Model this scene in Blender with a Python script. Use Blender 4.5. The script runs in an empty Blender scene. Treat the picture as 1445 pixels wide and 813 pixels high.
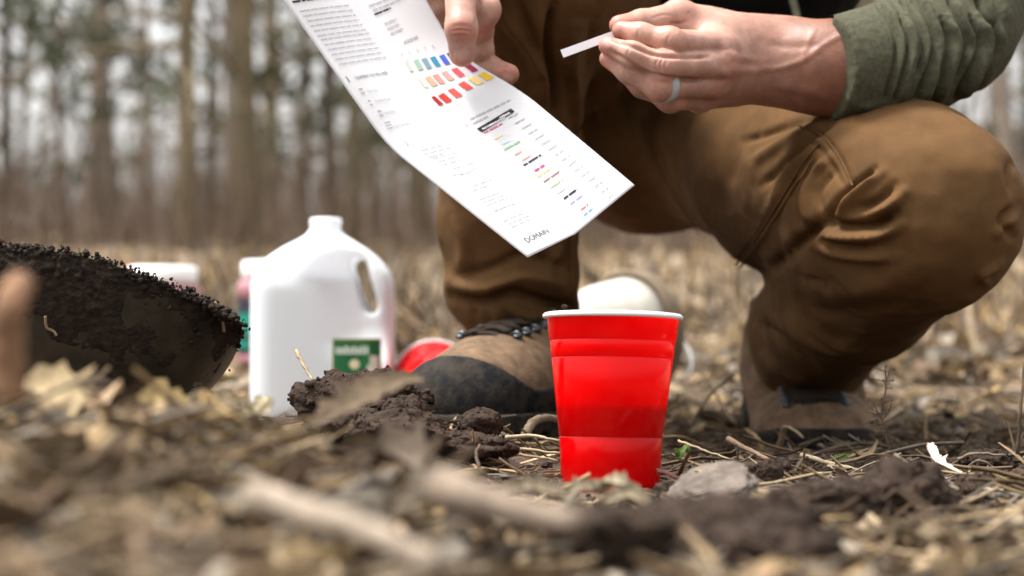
import bpy, bmesh, math, random
import numpy as np
from mathutils import Vector, Matrix
R = math.radians
scene = bpy.context.scene
COL = scene.collection

# ---------------------------------------------------------------- camera
F = 2609.0                                   # focal length in photo pixels (1445 px wide)
CAM = np.array([0.0, 0.0, 0.10])
PITCH = math.atan((480 - 406.5) / F)
cd = bpy.data.cameras.new('camera')
cam = bpy.data.objects.new('camera', cd); COL.objects.link(cam)
cam.location = CAM
cam.rotation_euler = (math.pi / 2 + PITCH, 0, 0)
cd.sensor_width = 36; cd.lens = F / 1445 * 36
cd.clip_start = 0.02; cd.clip_end = 600
cd.dof.use_dof = True; cd.dof.focus_distance = 1.33; cd.dof.aperture_fstop = 5.2
scene.camera = cam
# ---------------------------------------------------------------- sky, sun, exposure
SUN_EL, SUN_AZ = 70, 268                      # soft light through thin cloud, from high up on the left
w = bpy.data.worlds.new('World'); scene.world = w; w.use_nodes = True
nt = w.node_tree; nt.nodes.clear()
sky = nt.nodes.new('ShaderNodeTexSky'); sky.sky_type = 'NISHITA'; sky.sun_disc = False
sky.sun_elevation = R(SUN_EL); sky.sun_rotation = R(SUN_AZ); sky.air_density = 2.0; sky.dust_density = 6.0; sky.ozone_density = 1.0
hs = nt.nodes.new('ShaderNodeHueSaturation'); hs.inputs['Saturation'].default_value = 0.10
bg = nt.nodes.new('ShaderNodeBackground'); bg.inputs['Strength'].default_value = 0.095
ow = nt.nodes.new('ShaderNodeOutputWorld')
nt.links.new(sky.outputs[0], hs.inputs['Color']); nt.links.new(hs.outputs[0], bg.inputs[0]); nt.links.new(bg.outputs[0], ow.inputs[0])
sl = bpy.data.lights.new('sun', 'SUN'); sl.energy = 1.5; sl.angle = R(16); sl.color = (1, 0.97, 0.93)
sun = bpy.data.objects.new('sun', sl); COL.objects.link(sun)
sd = Vector((math.sin(R(SUN_AZ)) * math.cos(R(SUN_EL)), math.cos(R(SUN_AZ)) * math.cos(R(SUN_EL)), math.sin(R(SUN_EL))))
sun.rotation_euler = sd.to_track_quat('Z', 'Y').to_euler(); sun.location = (0, -3, 6)
vs = scene.view_settings
vs.view_transform = 'Standard'; vs.look = 'None'; vs.gamma = 1; vs.use_curve_mapping = False; vs.exposure = 2.0
scene.render.engine = 'CYCLES'
scene.cycles.use_denoising = True; scene.cycles.max_bounces = 6; scene.cycles.transparent_max_bounces = 8

# ---------------------------------------------------------------- helpers
rng = np.random.default_rng(7)
FWD = np.array([0, math.cos(PITCH), math.sin(PITCH)]); RGT = np.array([1.0, 0, 0]); UPV = np.array([0, -math.sin(PITCH), math.cos(PITCH)])
def P(px, py, d):                              # a point of the place, from where it is seen and how far it stands
    return CAM + d * (FWD + RGT * ((px - 722.5) / F) - UPV * ((py - 406.5) / F))
def proj(V):
    q = V - CAM; d = q @ FWD
    return 722.5 + F * (q @ RGT) / d, 406.5 - F * (q @ UPV) / d, d

def _h(ix, iy, iz, s):
    n = (ix * 374761393 + iy * 668265263 + iz * 1274126177 + s * 974634777) & 0x7fffffff
    n = ((n ^ (n >> 13)) * 1274126177) & 0x7fffffff
    n = n ^ (n >> 16)
    return (n & 0xffff) / 65535.0 * 2 - 1
def vnoise(p, s=0):
    p = np.asarray(p, float); i = np.floor(p).astype(np.int64); f = p - i
    u = f * f * f * (f * (f * 6 - 15) + 10); r = 0
    for dx in (0, 1):
        wx = u[..., 0] if dx else 1 - u[..., 0]
        for dy in (0, 1):
            wy = u[..., 1] if dy else 1 - u[..., 1]
            for dz in (0, 1):
                wz = u[..., 2] if dz else 1 - u[..., 2]
                r = r + wx * wy * wz * _h(i[..., 0] + dx, i[..., 1] + dy, i[..., 2] + dz, s)
    return r
def fbm(p, o=4, s=0, g=0.5):
    a, r = 1.0, 0
    p = np.asarray(p, float)
    for k in range(o):
        r = r + a * vnoise(p * (2.03 ** k) + k * 17.3, s + k); a *= g
    return r
def fbm2(x, y, sc, o=4, s=0, g=0.5):
    return fbm(np.stack([x * sc, y * sc, np.zeros_like(x)], -1), o, s, g)

def tag(o, label=None, cat=None, group=None, kind=None):
    if label: o['label'] = label
    if cat: o['category'] = cat
    if group: o['group'] = group
    if kind: o['kind'] = kind
    return o
def link(o, parent=None):
    COL.objects.link(o)
    if parent is not None: o.parent = parent
    return o
def empty(name, loc=(0, 0, 0)):
    o = bpy.data.objects.new(name, None); o.location = loc; o.empty_display_size = 0.05
    return link(o)
def mesh_np(name, V, Fc, mat, parent=None, smooth=True, col=None, loc=None):
    """V (n,3) world points; Fc (m,k) array or list of faces.  loc = the thing's base point."""
    V = np.asarray(V, float)
    me = bpy.data.meshes.new(name)
    off = np.zeros(3)
    if parent is not None: off = np.array(parent_world(parent))
    elif loc is not None: off = np.asarray(loc, float)
    if isinstance(Fc, np.ndarray):
        n, k = Fc.shape
        me.vertices.add(len(V)); me.vertices.foreach_set('co', (V - off).astype(np.float32).ravel())
        me.loops.add(n * k); me.loops.foreach_set('vertex_index', Fc.astype(np.int32).ravel())
        me.polygons.add(n); me.polygons.foreach_set('loop_start', np.arange(0, n * k, k, dtype=np.int32))
        me.update(calc_edges=True)
    else:
        me.from_pydata((V - off).tolist(), [], [list(map(int, f)) for f in Fc]); me.update()
    if col is not None:
        a = me.color_attributes.new('tint', 'FLOAT_COLOR', 'POINT')
        c = np.ones((len(V), 4), np.float32); c[:, :3] = col
        a.data.foreach_set('color', c.ravel())
    me.polygons.foreach_set('use_smooth', np.full(len(me.polygons), bool(smooth)))
    if mat is not None: me.materials.append(mat)
    o = bpy.data.objects.new(name, me)
    link(o, parent)
    if parent is None and loc is not None: o.location = loc
    return o
def parent_world(p):
    v = np.array(p.location, float)
    while p.parent is not None:
        p = p.parent; v = v + np.array(p.location, float)
    return v

class MB:                                       # collects pieces, then becomes one mesh
    def __init__(s): s.V = []; s.F = []; s.n = 0; s.C = []
    def add(s, V, Fc, c=None):
        V = np.asarray(V, float); s.V.append(V)
        s.F += [[int(i) + s.n for i in f] for f in Fc]; s.n += len(V)
        if c is not None: s.C.append(np.tile(np.asarray(c, float), (len(V), 1)))
        return s
    def build(s, name, mat, parent=None, smooth=True, loc=None):
        return mesh_np(name, np.concatenate(s.V), s.F, mat, parent, smooth, np.concatenate(s.C) if s.C else None, loc)
def tube(pts, rad, n=8, cap=True, flat=None):
    pts = np.asarray(pts, float); m = len(pts)
    rad = np.broadcast_to(np.asarray(rad, float), (m,))
    T = np.gradient(pts, axis=0); T /= np.linalg.norm(T, axis=1, keepdims=True) + 1e-12
    a = np.array([0, 0, 1.0]) if abs(T[0][2]) < 0.9 else np.array([1.0, 0, 0])
    V = []; nrm = np.cross(T[0], a); nrm /= np.linalg.norm(nrm)
    for i in range(m):
        nrm = nrm - T[i] * (nrm @ T[i]); nrm /= np.linalg.norm(nrm) + 1e-12
        b = np.cross(T[i], nrm)
        for k in range(n):
            t = 2 * math.pi * k / n
            V.append(pts[i] + rad[i] * (math.cos(t) * nrm + (flat or 1) * math.sin(t) * b))
    Fc = [[i * n + k, i * n + (k + 1) % n, (i + 1) * n + (k + 1) % n, (i + 1) * n + k] for i in range(m - 1) for k in range(n)]
    if cap: Fc += [list(range(n - 1, -1, -1)), list(range((m - 1) * n, m * n))]
    return np.array(V), Fc
def lathe(prof, n=48, cap_bottom=False, cap_top=False):
    V = []; m = len(prof)
    for r, z in prof:
        for k in range(n):
            t = 2 * math.pi * k / n; V.append((r * math.cos(t), r * math.sin(t), z))
    Fc = [[i * n + k, i * n + (k + 1) % n, (i + 1) * n + (k + 1) % n, (i + 1) * n + k] for i in range(m - 1) for k in range(n)]
    if cap_bottom: Fc.append(list(range(n - 1, -1, -1)))
    if cap_top: Fc.append(list(range((m - 1) * n, m * n)))
    return np.array(V, float), Fc
def gridf(nu, nv):
    return [[j * nu + i, j * nu + i + 1, (j + 1) * nu + i + 1, (j + 1) * nu + i] for j in range(nv - 1) for i in range(nu - 1)]
def boxv(c, s):
    c = np.asarray(c, float); s = np.asarray(s, float) / 2
    V = np.array([[x, y, z] for z in (-1, 1) for y in (-1, 1) for x in (-1, 1)], float) * s + c
    return V, [[0, 2, 3, 1], [4, 5, 7, 6], [0, 1, 5, 4], [2, 6, 7, 3], [0, 4, 6, 2], [1, 3, 7, 5]]
_ico = {}
def ico(sub):
    if sub not in _ico:
        bm = bmesh.new(); bmesh.ops.create_icosphere(bm, subdivisions=sub, radius=1)
        _ico[sub] = (np.array([v.co[:] for v in bm.verts]), np.array([[v.index for v in f.verts] for f in bm.faces])); bm.free()
    return _ico[sub]
def rotm(axis, ang): return np.array(Matrix.Rotation(ang, 3, axis))
def text_verts(s, size=1.0, align='LEFT', bold=0.0):
    cu = bpy.data.curves.new('t', 'FONT'); cu.body = s; cu.size = size; cu.align_x = align; cu.offset = bold; cu.resolution_u = 2
    o = bpy.data.objects.new('t', cu); COL.objects.link(o)
    me = bpy.data.meshes.new_from_object(o.evaluated_get(bpy.context.evaluated_depsgraph_get()))
    V = np.array([v.co[:] for v in me.vertices]); Fc = [list(p.vertices) for p in me.polygons]
    bpy.data.objects.remove(o); bpy.data.curves.remove(cu); bpy.data.meshes.remove(me)
    return V.reshape(-1, 3), Fc

# ---------------------------------------------------------------- materials
def mat(name, col, rough=0.8, spec=0.3, noise=0.0, nscale=20.0, bump=0.0, bscale=None, tint=False, col2=None, metal=0.0,
        trans=0.0, sss=0.0, coat=0.0, sheen=0.0, detail=6.0, coord='Object', ramp=(0.35, 0.65), bdist=0.002):
    m = bpy.data.materials.new(name); m.use_nodes = True
    t = m.node_tree; b = t.nodes['Principled BSDF']; L = t.links.new; out = t.nodes['Material Output']
    b.inputs['Roughness'].default_value = rough; b.inputs['Specular IOR Level'].default_value = spec
    b.inputs['Metallic'].default_value = metal; b.inputs['Coat Weight'].default_value = coat
    b.inputs['Sheen Weight'].default_value = sheen
    b.inputs['Base Color'].default_value = (*col, 1)
    src = None
    tc = t.nodes.new('ShaderNodeTexCoord')
    if tint:
        at = t.nodes.new('ShaderNodeAttribute'); at.attribute_name = 'tint'; src = at.outputs['Color']
    if noise or col2:
        n = t.nodes.new('ShaderNodeTexNoise'); n.inputs['Scale'].default_value = nscale; n.inputs['Detail'].default_value = detail
        n.inputs['Roughness'].default_value = 0.65
        L(tc.outputs[coord], n.inputs['Vector'])
        cr = t.nodes.new('ShaderNodeValToRGB'); cr.color_ramp.elements[0].position = ramp[0]; cr.color_ramp.elements[1].position = ramp[1]
        c2 = col2 if col2 else tuple(c * (1 - noise) for c in col)
        if tint:
            cr.color_ramp.elements[0].color = (1 - noise, 1 - noise, 1 - noise, 1); cr.color_ramp.elements[1].color = (1 + noise * .4,) * 3 + (1,)
            mx = t.nodes.new('ShaderNodeMix'); mx.data_type = 'RGBA'; mx.blend_type = 'MULTIPLY'; mx.inputs[0].default_value = 1
            L(n.outputs[0], cr.inputs[0]); L(src, mx.inputs[6]); L(cr.outputs[0], mx.inputs[7]); src = mx.outputs[2]
        else:
            cr.color_ramp.elements[0].color = (*c2, 1); cr.color_ramp.elements[1].color = (*col, 1)
            L(n.outputs[0], cr.inputs[0]); src = cr.outputs[0]
    if src is not None: L(src, b.inputs['Base Color'])
    if bump:
        n2 = t.nodes.new('ShaderNodeTexNoise'); n2.inputs['Scale'].default_value = bscale or nscale * 3; n2.inputs['Detail'].default_value = 5
        L(tc.outputs[coord], n2.inputs['Vector'])
        bp = t.nodes.new('ShaderNodeBump'); bp.inputs['Strength'].default_value = bump; bp.inputs['Distance'].default_value = bdist
        L(n2.outputs[0], bp.inputs['Height']); L(bp.outputs[0], b.inputs['Normal'])
    if sss:
        b.inputs['Subsurface Weight'].default_value = sss; b.inputs['Subsurface Radius'].default_value = (0.010, 0.004, 0.002); b.inputs['Subsurface Scale'].default_value = 0.5
    if trans:
        tr = t.nodes.new('ShaderNodeBsdfTranslucent'); tr.inputs['Color'].default_value = (*col, 1)
        if src is not None: L(src, tr.inputs['Color'])
        ms = t.nodes.new('ShaderNodeMixShader'); ms.inputs[0].default_value = trans
        L(b.outputs[0], ms.inputs[1]); L(tr.outputs[0], ms.inputs[2]); L(ms.outputs[0], out.inputs['Surface'])
    return m
M = {}
M['litter'] = mat('dry_litter', (.4, .3, .2), .85, .15, noise=.35, nscale=60, tint=True, trans=.12, bump=.3, bscale=300)
M['soil'] = mat('soil', (.048, .032, .023), .95, .12, noise=.55, nscale=90, bump=.8, bscale=500, col2=(.020, .0135, .010))
M['soil_dry'] = mat('soil_tinted', (.06, .04, .03), .95, .15, noise=.5, nscale=120, bump=.8, bscale=600, tint=True)
M['cup'] = mat('red_plastic', (.90, .001, .002), .13, .38, trans=.45, bump=.02, bscale=60)
M['cup_white'] = mat('white_plastic', (.82, .81, .82), .35, .5)
M['cup_inner'] = mat('white_cup_lining', (.82, .80, .80), .4, .4, trans=.5)
M['jug'] = mat('milky_plastic', (.86, .88, .90), .38, .35, trans=.40, bump=.04, bscale=30)
M['water'] = mat('milky_water', (.80, .83, .86), .3, .5)
M['white'] = mat('white_lid', (.80, .80, .79), .5, .4)
M['paper'] = mat('white_paper', (.80, .80, .82), .6, .2, trans=.40)
M['ink'] = mat('black_ink', (.02, .02, .025), .7, .2)
M['grey_ink'] = mat('grey_ink', (.36, .36, .39), .7, .2)
M['pants'] = mat('brown_canvas', (.112, .058, .0225), .88, .12, noise=.26, nscale=26, bump=.4, bscale=1100, bdist=.0006)
M['hoodie'] = mat('olive_fleece', (.082, .080, .052), .95, .08, noise=.35, nscale=260, bump=.5, bscale=1400, bdist=.001)
M['shirt'] = mat('black_cotton', (.008, .008, .009), .95, .1, bump=.3, bscale=900)
M['skin'] = mat('skin', (.60, .34, .25), .48, .35, noise=.22, nscale=70, tint=True, bump=.22, bscale=420, sss=.22, bdist=.0012)
M['hair'] = mat('brown_hair', (.035, .020, .012), .6, .3, bump=.8, bscale=200)
M['leather'] = mat('brown_nubuck', (.19, .122, .075), .9, .15, noise=.55, nscale=60, bump=.35, bscale=500)
M['rubber'] = mat('black_rubber', (.009, .009, .010), .8, .12, noise=.5, nscale=70, bump=.45, bscale=260, col2=(.030, .024, .018), ramp=(.42, .60))
M['lace'] = mat('dark_lace', (.035, .026, .020), .9, .1, bump=.5, bscale=900)
M['steel'] = mat('hook_metal', (.10, .11, .12), .35, .5, metal=.8)
M['silicone'] = mat('grey_silicone', (.36, .38, .38), .6, .3)
M['strip'] = mat('test_strip_white', (.78, .76, .80), .55, .3)
M['blade'] = mat('shovel_steel', (.040, .031, .020), .45, .4, noise=.6, nscale=22, bump=.35, bscale=150, col2=(.008, .006, .004))
M['crust'] = mat('wet_soil_crust', (.030, .020, .014), .9, .2, noise=.6, nscale=110, bump=.9, bscale=420)
M['wood'] = mat('handle_wood', (.30, .19, .09), .6, .3, noise=.3, nscale=30)
M['bark'] = mat('pine_bark', (.10, .075, .056), .95, .1, noise=.5, nscale=5, bump=.8, bscale=12, bdist=.02)
M['bark2'] = mat('grey_bark', (.24, .20, .165), .95, .1, noise=.4, nscale=5, bump=.8, bscale=12, bdist=.02)
M['bark3'] = mat('olive_bark', (.19, .155, .10), .95, .1, noise=.4, nscale=5, bump=.8, bscale=12, bdist=.02)
M['needle'] = mat('pine_needles', (.085, .098, .055), .8, .2, noise=.4, nscale=1.5, trans=.25)
M['brush'] = mat('dry_brush', (.2, .15, .12), .9, .1, tint=True, trans=.1)
M['green'] = mat('leaf_green', (.10, .17, .025), .6, .3, noise=.4, nscale=120, trans=.3)
M['stem'] = mat('dry_stem', (.10, .065, .045), .9, .1)
M['wire'] = mat('galvanised_wire', (.28, .28, .27), .45, .4, metal=.6)
# ================================================================ ground
def gauss(x, c, s): return np.exp(-((x - c) / s) ** 2)
RX = np.array([-2, -.35, -.24, -.13, -.075, -.03, .02, .06, .10, .2, .35, 2])
RZ = np.array([.055, .062, .064, .055, .034, .014, .008, .006, .002, .002, .006, .010])
def gz(x, y, fine=True):
    x = np.asarray(x, float); y = np.asarray(y, float)
    q = np.clip(y - 1.75, 0, None)
    z = .062 * (q * q / (q + .5)) * np.where(y > 60, 60 / np.maximum(y, 1), 1)
    rid = np.interp(x, RX, RZ)
    near = np.where(y < .86, np.exp(-((y - .86) / .42) ** 2), np.exp(-((y - .86) / .14) ** 2))
    z = z + rid * near
    z = z + .022 * gauss(x, -.07, .10) * gauss(y, 1.36, .16) + .03 * gauss(x, -.075, .12) * gauss(y, 1.62, .16)
    z = z - .004
    z = z + .012 * fbm2(x, y, 3.1, 3, 5) * np.clip((y - 2) / 2, 0, 1) + .10 * fbm2(x, y, .35, 3, 8) * np.clip((y - 4) / 6, 0, 1)
    flat = 1 - .85 * gauss(x, .06, .07) * gauss(y, 1.24, .09)
    z = z + .006 * fbm2(x, y, 14, 2, 1) * flat
    if fine:
        rough = np.clip(1.6 - np.abs(y - 1.1) * .9, .25, 1)
        z = z + rough * flat * (.0042 * np.abs(fbm2(x, y, 48, 3, 2)) + .0024 * np.abs(fbm2(x, y, 150, 2, 3)))
    return z
def soilmask(x, y):                             # 1 where bare dark soil shows
    m = np.maximum(gauss(x, .22, .20) * gauss(y, 1.02, .22), gauss(x, -.09, .11) * gauss(y, 1.35, .22))
    m = np.maximum(m, .85 * gauss(x, .26, .30) * gauss(y, 1.38, .32))
    return np.clip(m + .35 * fbm2(np.asarray(x, float), np.asarray(y, float), 9, 3, 21), 0, 1)
def axis(lo, hi, st, far, n, neg):
    a = np.arange(lo, hi, st); g = st * np.cumsum(np.geomspace(1.0, 1.0, 1))
    out = hi + (far - hi) * (np.geomspace(1, 2500, n) - 1) / 2499
    inn = lo - (lo - neg) * (np.geomspace(1, 2500, n) - 1) / 2499
    return np.concatenate([inn[1:][::-1], a, out[1:]])
gx = axis(-.55, .55, .0032, 160, 80, -160); gy = axis(.42, 2.05, .0030, 220, 130, -60)
GX, GY = np.meshgrid(gx, gy)
GZ = gz(GX, GY)
nx, ny = len(gx), len(gy)
ii = np.arange(nx * ny).reshape(ny, nx)
GF = np.stack([ii[:-1, :-1], ii[:-1, 1:], ii[1:, 1:], ii[1:, :-1]], -1).reshape(-1, 4)
sm = soilmask(GX, GY); far = np.clip((GY - 1.6) / 1.8, 0, 1)
soilc = np.array([.050, .034, .025]); tanc = np.array([.30, .225, .150]); midc = np.array([.095, .067, .046])
n1 = np.clip(.5 + .6 * fbm2(GX, GY, 2.2, 4, 31), 0, 1)[..., None]; n2 = np.clip(.5 + .7 * fbm2(GX, GY, 22, 4, 33), 0, 1)[..., None]
band = np.clip(gauss(GY, 5.2, .9) * 1.0 + .8 * gauss(GY, 3.3, .35), 0, 1)[..., None] * np.clip(.5 + fbm2(GX * .35, GY, 1.6, 3, 37), 0, 1)[..., None]
farc = tanc * (.75 + .5 * n1) * (1 - band) + np.array([.13, .105, .085]) * band
nearc = (soilc * (.6 + .8 * n2)) * sm[..., None] + (midc * (.5 + n2)) * (1 - sm[..., None])
gc = nearc * (1 - far[..., None]) + farc * far[..., None]
M['ground'] = mat('earth', (.1, .07, .05), .95, .1, noise=.5, nscale=7, bump=.5, bscale=260, tint=True)
g = mesh_np('ground', np.stack([GX, GY, GZ], -1).reshape(-1, 3), GF, M['ground'], col=gc.reshape(-1, 3))
tag(g, 'bare tilled field of dark soil rising gently to the wood', 'ground', kind='structure')

# ================================================================ loose litter, too many to count
def strips(K, seg, seed):                        # curved dry blades, templates length 1 along x
    r = np.random.default_rng(seed); out = []
    for k in range(K):
        t = np.linspace(-.5, .5, seg + 1); c = r.normal(0, .12, 3)
        y = c[0] * (t * t - .1) + c[1] * .6 * t ** 3; z = .06 + r.normal(0, .10) * (t * t * 1.6 - .1) + .012 * np.sin(t * 9 + c[2] * 9)
        kink = r.random() < .3
        if kink: z = z + np.maximum(0, t - r.uniform(-.1, .2)) * r.uniform(-.5, .6)
        wd = .022 * (1 - .55 * np.abs(t * 2) ** 3) * r.uniform(.5, 1.5)
        V = []
        for i in range(seg + 1):
            V += [(t[i], y[i] - wd[i], z[i] + .012), (t[i], y[i], z[i] - .016), (t[i], y[i] + wd[i], z[i] + .012)]
        Fc = [[3 * i + a, 3 * i + b, 3 * i + 3 + b, 3 * i + 3 + a] for i in range(seg) for a, b in ((0, 1), (1, 2), (2, 0))]
        out.append((np.array(V), np.array(Fc)))
    return out
def flakes(K, seed, nu=6, nv=5):                   # curled dry leaf pieces
    r = np.random.default_rng(seed); out = []
    for k in range(K):
        u, v = np.meshgrid(np.linspace(-1, 1, nu), np.linspace(-1, 1, nv))
        wv = (1 - .75 * np.abs(u) ** r.uniform(1.4, 3)) * r.uniform(.35, .6)
        x = u * .5; y = v * wv * .5 + .06 * np.sin(u * 5 + k)
        z = .10 + .28 * r.uniform(.2, 1.3) * (v * wv) ** 2 * r.choice([-1, 1]) + r.normal(0, .16) * u * u + .045 * np.sin(4 * u + 3 * v + k) + .03 * r.normal(size=u.shape)
        y = y + .03 * r.normal(size=u.shape)
        V = np.stack([x, y, z], -1).reshape(-1, 3); Fc = np.array(gridf(nu, nv))
        out.append((V, Fc))
    return out
def crumbs(K, sub, seed):
    r = np.random.default_rng(seed); out = []; v0, f0 = ico(sub)
    for k in range(K):
        d = 1 + .42 * fbm(v0 * 1.4 + k * 7.7, 4, k) + .10 * r.normal(size=len(v0))
        V = v0 * d[:, None] * r.uniform(.6, 1.1, 3) * .5
        out.append((V, f0))
    return out
def scatter(name, temps, pos, size, yaw, tilt, cols, m, label, cat, lift=0.0, smooth=True):
    r = np.random.default_rng(len(name) * 13 + len(pos)); N = len(pos); which = r.integers(0, len(temps), N)
    Vs, Fs, Cs = [], [], []; base = 0
    for k, (v, f) in enumerate(temps):
        I = np.nonzero(which == k)[0]
        if not len(I): continue
        cy, sy = np.cos(yaw[I]), np.sin(yaw[I]); ct, st = np.cos(tilt[I]), np.sin(tilt[I]); ro = r.normal(0, .35, len(I)); cr, sr = np.cos(ro), np.sin(ro)
        S = v[None] * size[I, None, None]
        x, y, z = S[..., 0], S[..., 1], S[..., 2]
        y, z = y * cr[:, None] - z * sr[:, None], y * sr[:, None] + z * cr[:, None]
        x, z = x * ct[:, None] - z * st[:, None], x * st[:, None] + z * ct[:, None]
        x, y = x * cy[:, None] - y * sy[:, None], x * sy[:, None] + y * cy[:, None]
        W = np.stack([x, y, z], -1) + pos[I, None, :]
        Vs.append(W.reshape(-1, 3)); Fs.append((f[None] + (np.arange(len(I)) * len(v))[:, None, None] + base).reshape(-1, f.shape[1]))
        Cs.append(np.repeat(cols[I], len(v), 0)); base += len(I) * len(v)
    o = mesh_np(name, np.concatenate(Vs), np.concatenate(Fs), m, smooth=smooth, col=np.concatenate(Cs))
    return tag(o, label, cat, kind='stuff')
TAN = np.array([[.42, .31, .19], [.34, .25, .16], [.50, .40, .27], [.27, .19, .12], [.20, .145, .10], [.38, .33, .27], [.46, .33, .17], [.30, .27, .235], [.16, .11, .075]])
def field(n, y0, y1, r, p=1.0):
    y = y0 * (y1 / y0) ** (r.random(n) ** p); x = (r.random(n) * 2 - 1) * (.16 + .33 * y)
    return x, y
def tints(n, r, dark=0.0):
    c = TAN[r.integers(0, len(TAN), n)] * r.uniform(.26, .92, (n, 1)) * np.array([1.0, .95, .88]); return c * (1 - dark)
def keepout(x, y):                                # not inside the cup or the boots
    return (np.hypot(x - .063, y - 1.24) > .040)
def calm(x, y, s):                                 # only small scraps right in front of the cup
    px = 722.5 + F * x / y; return np.where((np.abs(px - 865) < 100) & (y < 1.22), np.minimum(s, .014), s)
r = np.random.default_rng(11)
# blades of straw near and far
x, y = field(17000, .40, 3.4, r, .85); k = keepout(x, y) & (r.random(len(x)) > .72 * soilmask(x, y)); x, y = x[k], y[k]; n = len(x)
s = calm(x, y, np.clip(r.gamma(3.0, .012, n), .012, .10))
scatter('straw_litter', strips(26, 6, 3), np.stack([x, y, gz(x, y) + .002 + .004 * r.random(n)], 1), s, r.uniform(0, 6.28, n), r.normal(0, .22, n), tints(n, r), M['litter'],
        'dry tan straw and broken stalks scattered over the soil', 'straw')
x, y = field(6800, .40, 3.4, r, .85); k = keepout(x, y) & (r.random(len(x)) > .97 * soilmask(x, y)); x, y = x[k], y[k]; n = len(x)
s = np.clip(r.gamma(3.0, .0085, n), .008, .055) * np.where((y > 1.0) & (y < 1.9), .5, 1); s = calm(x, y, s)
scatter('leaf_litter', flakes(22, 5), np.stack([x, y, gz(x, y) + .001 + .003 * r.random(n)], 1), s, r.uniform(0, 6.28, n), r.normal(0, .2, n), tints(n, r), M['litter'],
        'dry curled leaf scraps and husks lying over the soil', 'leaf litter')
# soil crumbs
x, y = field(30000, .40, 2.4, r, .9); k = keepout(x, y) & (r.random(len(x)) < .18 + .9 * soilmask(x, y)); x, y = x[k], y[k]; n = len(x)
s = np.clip(r.gamma(1.6, .0024, n), .0015, .016)
sc_ = np.array([.050, .034, .025]) * r.uniform(.5, 1.5, (n, 1)) + r.uniform(0, .012, (n, 1))
scatter('soil_crumbs', crumbs(14, 2, 9), np.stack([x, y, gz(x, y) + s * .15], 1), s, r.uniform(0, 6.28, n), r.normal(0, 1, n), sc_, M['soil_dry'],
        'small dark soil crumbs strewn over the tilled ground', 'soil')
# coarse litter of the field behind
x, y = field(13000, 2.6, 16, r, 1.0); n = len(x)
s = np.clip(r.gamma(3.0, .018, n), .02, .09) * (1 + .03 * y)
scatter('field_litter', flakes(16, 15, 4, 4) + strips(16, 4, 17), np.stack([x, y, gz(x, y)], 1), s, r.uniform(0, 6.28, n), r.normal(0, .3, n), tints(n, r) * .95, M['litter'],
        'dry corn stubble and leaf litter covering the field behind', 'stubble')
# standing dead grass behind
x, y = field(2600, 3.2, 16, r, 1.0); n = len(x); s = r.uniform(.05, .22, n)
scatter('dry_grass', strips(16, 5, 19), np.stack([x, y, gz(x, y) + .3 * s], 1), s, r.uniform(0, 6.28, n), r.choice([-1, 1], n) * r.normal(1.25, .3, n), tints(n, r), M['litter'],
        'thin dead grass blades standing in the field behind', 'grass')
# ================================================================ the wood behind the field
def tree_meshes(seed, kind):
    r = np.random.default_rng(seed); H = r.uniform(9, 12); r0 = r.uniform(.055, .09)
    zz = np.linspace(0, H, 14); bx, by = r.normal(0, .12, 2), r.normal(0, .12, 2)
    cen = np.stack([bx[0] * np.sin(zz * .5 + bx[1] * 9) * zz / H * 2, by[0] * np.sin(zz * .4 + by[1] * 9) * zz / H * 2, zz], 1)
    tk = MB(); tk.add(*tube(cen, r0 * (1 - .82 * zz / H) * (1 + .5 * np.exp(-zz * 3)), 10))
    lv = MB()
    for k in range(46 if kind == 'pine' else 34):
        z = r.uniform(.9, H * .97) if kind == 'pine' else r.uniform(1.2, H * .97)
        a = r.uniform(0, 6.28); L = r.uniform(.6, 1.9) * (1.15 - .75 * z / H); up = r.normal(-.05, .18) if kind == 'pine' else r.normal(.65, .25)
        c = np.array([np.interp(z, zz, cen[:, 0]), np.interp(z, zz, cen[:, 1]), z])
        d = np.array([math.cos(a), math.sin(a), up]); t = np.linspace(0, 1, 4)[:, None]
        pts = c + d * L * t + np.array([0, 0, (-.25 if kind == 'pine' else .2) * L]) * t ** 2
        tk.add(*tube(pts, np.linspace(.022, .005, 4) * (1.2 if z < H * .6 else .8), 4, cap=False))
        for q in range(r.integers(3, 7)):
            f = r.uniform(.3, 1); p0 = c + d * L * f + np.array([0, 0, (-.25 if kind == 'pine' else .2) * L]) * f * f
            a2 = a + r.choice([-1, 1]) * r.uniform(.4, 1.2); L2 = L * r.uniform(.2, .5)
            d2 = np.array([math.cos(a2), math.sin(a2), up + r.normal(0, .3)])
            tk.add(*tube(np.stack([p0, p0 + d2 * L2 * .5 + r.normal(0, .03, 3), p0 + d2 * L2]), [.007, .005, .002], 3, cap=False))
            dens = (0.55 + .45 * (z / H)) if kind == 'pine' else 0
            if kind == 'pine' and r.random() < dens:
                for u in range(r.integers(3, 7)):
                    pc = p0 + d2 * L2 * r.uniform(.2, 1.1) + r.normal(0, .05, 3)
                    for v in range(5):
                        dd = r.normal(0, 1, 3); dd /= np.linalg.norm(dd); e = np.cross(dd, r.normal(0, 1, 3)); e *= .022 / (np.linalg.norm(e) + 1e-6)
                        ln = r.uniform(.08, .20)
                        lv.add([pc - e, pc + e, pc + dd * ln], [[0, 1, 2]])
    return tk, lv
variants = []
barks = ['bark', 'bark2', 'bark3']
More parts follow.
